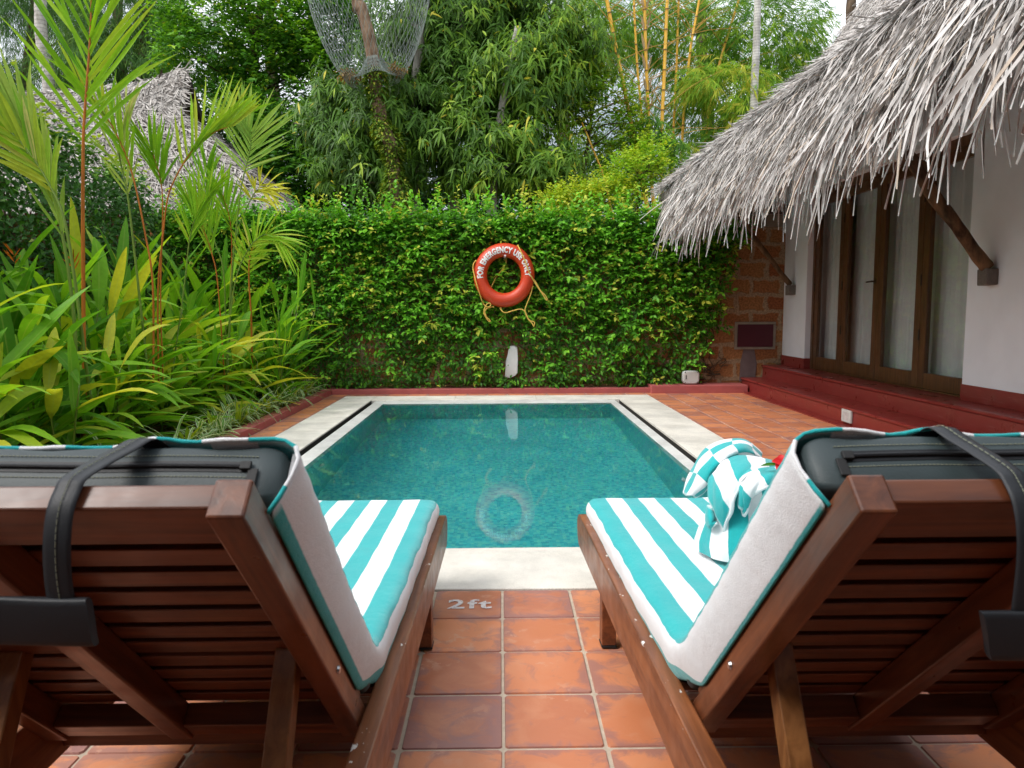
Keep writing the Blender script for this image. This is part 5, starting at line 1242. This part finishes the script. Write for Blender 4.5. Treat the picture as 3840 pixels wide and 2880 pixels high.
tree('acacia_tree', 'tall fine-leaved acacia at the left end of the wood, behind the coconut trunk', None, 24.0,
     [(120, 130, 24, 330, 260, 2.4), (380, 60, 25, 260, 230, 2.2), (90, -120, 24, 300, 200, 2), (200, 330, 23, 260, 100, 1.6)], aca(.5), GREEN['acacia'], [(60, 900), (70, 500), (110, 200), (140, -100)], (.22, .1), DARKBARK, 3000, 12, freq=1.0)
tree('acacia_tree', 'fine-leaved acacia with drooping sprays above the hut ridge', None, 22.0,
     [(520, 180, 22, 260, 130, 1.8), (560, 20, 22.5, 230, 130, 1.8), (420, 250, 21, 240, 80, 1.4)], aca(.6), GREEN['acacia'], [(540, 900), (535, 500), (530, 250), (560, 0)], (.18, .08), DARKBARK, 2300, 12, freq=1.0)
far = lambda br: (lambda P, d: sprays(P, d, 7, (.20, .32), (.10, .15), .8, br, 1, 'ovate', .25))
for (u, lab, thr) in ((-150, 'dense dark tree at the far left edge of the wood', -.5), (450, 'tall dark tree deep in the wood behind the hut', -.42), (1020, 'tall dark tree in the wood behind the round-leaved trees', -.42), (1560, 'tall dark tree in the wood behind the netted palm', -.45), (2100, 'tall bluish tree in the wood left behind the bamboo', -.5), (2640, 'tall dark tree in the wood behind the bamboo', -.25), (3200, 'dense dark tree standing behind the villa roof', -.5)):
    y = 29 + rng.normal() * 1.0
    tree('broadleaf_tree', lab, None, y, [(u, 640, y - 1, 330, 170, 2.5), (u + 40, 330, y, 370, 240, 3), (u - 60, 20, y, 340, 210, 3), (u + 30, -220, y, 280, 190, 2.6)] if u < 2600 else [(u, 640, y - 1, 330, 170, 2.5), (u - 20, 350, y, 300, 200, 3)], far(.45), GREEN['back'], [(u, 900), (u + 15, 500), (u - 10, 150), (u, -150)], (.3, .14), DARKBARK, 2700, 8, 'tall dark trees at the back of the wood', thr, .35, .06, .7)

for i, (u, lab) in enumerate([(1180, 'dark undergrowth bush in the gap between the hut and the netted palm'), (1520, 'dark undergrowth bush low behind the wall, right of the creeper-clad palm'), (1860, 'dark undergrowth bush low in the middle of the wood'), (2180, 'dark undergrowth bush at the foot of the bamboo')]):
    c = at_y(u, 700, 18.5); ub = thing('undergrowth_bush', lab, 'bush', (c[0], 18.5, 0), 'dark bushes under the trees'); P, d = crown_pts(blobs_px([(u, 690, 18.5, 250, 130, 1.0), (u + 60, 790, 18.3, 230, 110, 1.0)]), 900, .3, -.8)
    leafmesh('foliage', sprays(P, d, 7, (.12, .19), (.06, .09), .45, .5), GREEN['back'], ub); trunk(ub, [(c[0], 18.5, -.03), (c[0] + .1, 18.5, 1.6), (c[0], 18.4, 3.4)], .06, .03, DARKBARK, P, 8, 'stem', .02)

# vine-covered bush and bright shrub beside the bamboo
vb = thing('vine_thicket', 'bright vine thicket draped in a mound between the trees and the bamboo', 'vine', (1.4, 14.2, 0), None)
P, d = crown_pts(blobs_px([(2170, 345, 14.3, 130, 70, .7), (2260, 400, 14.2, 120, 80, .7), (2330, 470, 14.2, 70, 90, .5), (2120, 420, 14.4, 110, 70, .6), (2290, 520, 14.1, 60, 70, .4)]), 900, .5, -.5)
leafmesh('foliage', sprays(P, d, 7, (.06, .10), (.045, .07), .3, .62), GREEN['vine'], vb)
trunk(vb, [(1.5, 14.3, -.03), (1.6, 14.3, 1.5), (1.55, 14.3, 3.4), (1.7, 14.3, 4.6)], .06, .03, DARKBARK, P, 12, 'stem', .015)
for (L, lab, br) in (([(2390, 650, 10.9, 110, 70, .4), (2440, 590, 11.0, 60, 60, .3), (2330, 690, 10.8, 80, 45, .35)], 'bright small-leaved shrub behind the wall, against the thatch tip', .62), ([(2240, 745, 10.7, 150, 40, .35), (2120, 760, 10.7, 120, 30, .3)], 'low yellowish shrub topping the wall left of the thatch tip', .8)):
    c = at_y(L[0][0], L[0][1], 10.9); sh = thing('shrub', lab, 'shrub', (c[0], 10.9, 0), 'shrubs behind the garden wall'); P, d = crown_pts(blobs_px(L), 520, .35, -.7)
    leafmesh('foliage', sprays(P, d, 8, (.045, .07), (.026, .04), .22, br), GREEN['vine'], sh); trunk(sh, [(c[0], 10.95, -.03), (c[0] + .05, 10.95, 1.2), (c[0], 10.9, c[2])], .03, .015, DARKBARK, P, 10, 'stem', .01)

# ------------------------------------------------------------------ yellow bamboo
def culm(parent, px, y, r, sheath=False, name='culm'):
    q = [at_y(u, v, y) for u, v in px]; S = bez(q, 90); ln = np.concatenate([[0], np.cumsum(np.linalg.norm(np.diff(S, axis=0), axis=1))]); step = .36
    tt = []; node = []; rad = []
    for kk in range(int(ln[-1] / step) + 1):
        for o, nn, rr in ((-.05, 0, 1), (-.018, .2, 1), (-.006, 1, 1.14), (.006, 1, 1.12), (.02, .0, 1), (.16, 0, .97)): tt.append(kk * step + o); node.append(nn); rad.append(rr)
    tt = np.clip(np.array(tt), 0, ln[-1]); P = np.stack([np.interp(tt, ln, S[:, i]) for i in range(3)], 1); P += np.linspace(0, 1e-4, len(P))[:, None]
    b = MB().tube(P, r * np.array(rad) * np.linspace(1.05, .8, len(P)), 10); b.a['node'] = list(np.repeat(node, 10)) + [0] * (len(b.v) - 10 * len(P))
    c = b.build(name, CULM, parent, smooth=True)
    if sheath:
        parts = []
        for kk in range(int(ln[-1] * .33 / step), int(ln[-1] * .97 / step)):
            t0 = kk * step; p = np.array([np.interp(t0, ln, S[:, i]) for i in range(3)])
            for sg in (1, -1): parts.append(leaves([p + np.array([sg * r * 1.0, -r * .7, 0])], [[sg * .22, -.1, 1.0]], [[sg * .8, -.8, 0]], rng.uniform(.22, .32), r * 2.3, -.02, -.5, 5, 'lance', rng.random(1)))
        leafmesh('sheath', parts, SHEATH, c)
    return c, S
bc = thing('bamboo_clump', 'clump of yellow bamboo culms with dark rings behind the villa roof tip', 'bamboo', (2.4, 15, 0))
CU = [([(2470, 1000), (2389, 579), (2340, 330), (2300, 130), (2270, -30), (2235, -200)], 14.2, .040, 0), ([(2440, 1000), (2409, 473), (2390, 250), (2377, 0), (2370, -200)], 15.2, .026, 0), ([(2470, 1000), (2447, 723), (2433, 463), (2422, 200), (2417, 0), (2412, -200)], 14.3, .034, 1),
      ([(2492, 1000), (2483, 695), (2481, 506), (2490, 300), (2500, 50), (2510, -150)], 14.3, .036, 0), ([(2540, 1000), (2560, 500), (2587, 203), (2611, 63), (2640, -100)], 15.8, .030, 0), ([(2600, 1000), (2660, 420), (2703, 222), (2770, 0), (2810, -130)], 16.2, .030, 0),
      ([(2330, 1000), (2274, 700), (2213, 535), (2170, 430)], 13.8, .022, 0), ([(2500, 1000), (2520, 600), (2535, 300), (2545, 0), (2550, -150)], 16, .028, 0)]
tips = []
for px, y, r, sh in CU:
    c, S = culm(bc, px, y, r, sh); tips.append(S)
P, d = crown_pts(blobs_px([(2230, 120, 16.2, 230, 170, 1.3), (2420, 60, 16.8, 220, 160, 1.2), (2600, 180, 17, 280, 220, 1.3), (2830, 120, 17, 260, 210, 1.8), (2930, 330, 17.2, 150, 190, 1.2), (2660, 430, 16.6, 220, 160, 1.0), (2740, 560, 15.5, 150, 150, 1.0), (2300, 560, 15.6, 180, 130, .7), (2580, 600, 15.8, 160, 90, .6), (2990, 120, 17.2, 130, 170, 1.0)]), 4600, .3, -.5)
def bamb(P, d, m, br, hang):
    n = len(P); A = unit(d * .6 + np.array([0, -.2, .1 - hang]) + rng.normal(0, .4, (n, 3))); X = unit(np.cross(A, np.array([0, 0.2, 1.0]))); a = np.linspace(-1.0, 1.0, m)[None, :] + rng.normal(0, .2, (n, m))
    D = A[:, None, :] * np.cos(a)[:, :, None] + X[:, None, :] * np.sin(a)[:, :, None] + np.array([0, 0, -.5]); N = np.array([0, -.8, .5]) + rng.normal(0, .4, (n, m, 3))
    r = np.clip(np.repeat(rng.normal(br, .2, n), m) + rng.normal(0, .06, n * m), 0, 1)
    return leaves((P[:, None, :] + A[:, None, :] * np.linspace(-.1, .12, m)[None, :, None]).reshape(-1, 3), D.reshape(-1, 3), N.reshape(-1, 3), rng.uniform(.16, .27, n * m), rng.uniform(.020, .032, n * m), rng.uniform(.1, .4, n * m), .35, 2, 'lance', r)
parts = [bamb(P, d, 7, .55, .2)]
Pv, dv = crown_pts(blobs_px([(2720, 330, 15.2, 200, 90, .8), (2800, 440, 15.0, 100, 120, .5), (2640, 300, 15.4, 90, 70, .5)]), 620, .4, -.4)
parts.append(bamb(Pv, dv, 7, .78, .5))
Pl, dl = crown_pts(blobs_px([(2450, 540, 14.2, 110, 60, .5), (2520, 590, 14.1, 90, 70, .4), (2430, 470, 14.2, 70, 60, .4)]), 150, .3, -.8)
parts.append(bamb(Pl, dl, 9, .42, .6))
leafmesh('foliage', parts, GREEN['bamboo'], bc)
b = MB()
for S in tips[:6]:
    for q in range(16):
        j = rng.integers(20, 85); s = S[j]; sg = rng.choice([-1, 1]); e = s + np.array([sg * rng.uniform(.4, 1.5), rng.normal() * .3, rng.uniform(.2, .9)]); b.tube(bez([s, (s + e) / 2 + (0, 0, .08), e], 8), np.linspace(.009, .003, 8), 5)
b.build('twigs', plain('bamboo_twig', (.50, .28, .05), .6), bc)

# ------------------------------------------------------------------ palms seen as bare trunks, the net
def palm_head(parent, top, n, L):
    parts = []; 
    for i in range(n):
        az = i * 2.4; el = rng.uniform(.1, 1.0); q = np.array([math.cos(az), math.sin(az), 0]); S = bez([top, top + q * L * .35 + (0, 0, .45 * el * L), top + q * L * .75 + (0, 0, .35 * el * L - .2), top + q * L + (0, 0, -.6)], 24); T = unit(np.gradient(S, axis=0))
        for sg in (1, -1):
            D = T[3:] * .5 + unit(np.cross(T[3:], [0, 0, 1.0])) * sg; parts.append(leaves(S[3:], D, np.tile([0, 0, 1.0], (21, 1)), .65, .05, .5, .3, 3, 'strip'))
    leafmesh('fronds', parts, GREEN['palm'], parent)
def palmtree(label, px, y, r, mat, top, head, L):
    tp = [at_y(u, v, y) for u, v in px]; tp[-1] = np.array([tp[-1][0], y, -.05]); t0 = tp[0] + np.array([(tp[0][0] - tp[1][0]) * 1.0, 0, top - tp[0][2]]); S = bez([t0] + tp, 60)
    t = thing('palm_tree', label, 'palm', (tp[-1][0], y, 0), 'palms rising above the wood'); MB().tube(S[::-1], r * (1 + .03 * np.sin(np.arange(60) * 2.3)) * np.linspace(1.15, .9, 60), 14).build('trunk', mat, t, smooth=True); palm_head(t, t0, head, L); return t, S
palmtree('grey ringed coconut trunk rising behind the left hut ridge', [(150, -50), (153, 100), (161, 180), (179, 280), (186, 350), (192, 900)], 20, .145, COCOBARK, 11.0, 12, 3.6)
palmtree('slim white palm trunk rising behind the villa roof', [(2843, -50), (2838, 120), (2834, 230), (2826, 420), (2815, 900)], 14.6, .066, PALMBARK, 9.5, 9, 1.8)
npx = [(1338, -60), (1352, 20), (1372, 90), (1388, 160), (1400, 228), (1428, 450), (1478, 640), (1515, 900)]
np_t, NS = palmtree('rough brown palm trunk with a net, clad in creeper below it', npx, 12.3, .098, NETBARK, 10.5, 12, 3.4)
# creeper sleeve on that trunk
n = 6500; f = rng.random(n); lo = at_y(1402, 250, 12.3)[2]; S = NS[NS[:, 2] < lo]; S = S[S[:, 2] > .6]; S = S[np.argsort(S[:, 2])]
zz = S[0, 2] + f * (S[-1, 2] - S[0, 2]); cx = np.interp(zz, S[:, 2], S[:, 0]); a = rng.random(n) * 6.28; rr = (.12 + .16 * (1 - f) + .07 * np.sin(zz * 7)) * (.6 + .4 * rng.random(n))
P = np.stack([cx + rr * np.cos(a), 12.3 + rr * np.sin(a), zz], 1); D = np.stack([np.cos(a) + rng.normal(0, .5, n), np.sin(a) + rng.normal(0, .5, n), rng.normal(-.4, .5, n)], 1)
leafmesh('creeper', leaves(P, D, np.stack([np.cos(a) * .6, np.sin(a) * .6, np.ones(n)], 1), rng.uniform(.05, .085, n), rng.uniform(.03, .05, n), .2, .3, 2, 'ovate', np.clip(rng.normal(.55, .25, n), 0, 1)), GREEN['trunkivy'], np_t)
# sagging net
nc = at_y(1400, 224, 12.3); net = thing('safety_net', 'sagging pale cord net hung round the brown palm trunk', 'net', nc)
prof = bez([(.11, .03), (.22, -.16), (.36, -.30), (.47, -.27), (.60, -.05), (.74, .26), (.86, .62), (.95, 1.02), (.99, 1.45)], 24)
na = 56; V = []
for i, (r, z) in enumerate(prof):
    for k in range(na):
        a = 2 * PI * (k + (.5 if i % 2 else 0)) / na; tilt = -.12 * math.cos(a) * 0 + .10 * math.cos(a) * min(1, r / .5); wob = .02 * math.sin(a * 5 + i * .3) + .025 * math.sin(a * 3)
        V.append((nc[0] - .06 * z + (r + wob) * math.cos(a), nc[1] + (r + wob) * math.sin(a), nc[2] + z + tilt * (.6 if math.cos(a) > 0 else .6) + .03 * math.sin(a * 4) * r))
E_ = set()
for i in range(23):
    for k in range(na):
        if i % 2 == 0: E_ |= {(i * na + k, (i + 1) * na + k), (i * na + (k + 1) % na, (i + 1) * na + k)}
        else: E_ |= {(i * na + k, (i + 1) * na + k), (i * na + k, (i + 1) * na + (k + 1) % na)}
b = MB(); V = np.array(V)
for a, c in E_: b.tube([V[a], V[c]], .0028, 4, cap=False)
b.build('mesh_cord', NETWIRE, net)
n = 260; a = np.concatenate([rng.normal(PI, .35, 150), rng.normal(0, .3, 110)]); r = .40 + rng.normal(0, .07, n); tl = .10 * np.cos(a) * .8 * .6
P = np.stack([nc[0] + r * np.cos(a), nc[1] + r * np.sin(a), nc[2] - .24 + tl + rng.random(n) * .06], 1)
dl = thing('net_debris', 'brown dead leaves caught in the bottom of the palm net', 'dead leaves', (nc[0], nc[1], nc[2] - .25), None, 'stuff')
leafmesh('dead_leaves', leaves(P, np.stack([rng.normal(0, 1, n), rng.normal(0, 1, n), rng.normal(0, .5, n)], 1), np.tile([0, 0, 1.0], (n, 1)), rng.uniform(.06, .16, n), rng.uniform(.02, .05, n), .2, .5, 3, 'lance'), DEADLEAF, dl)
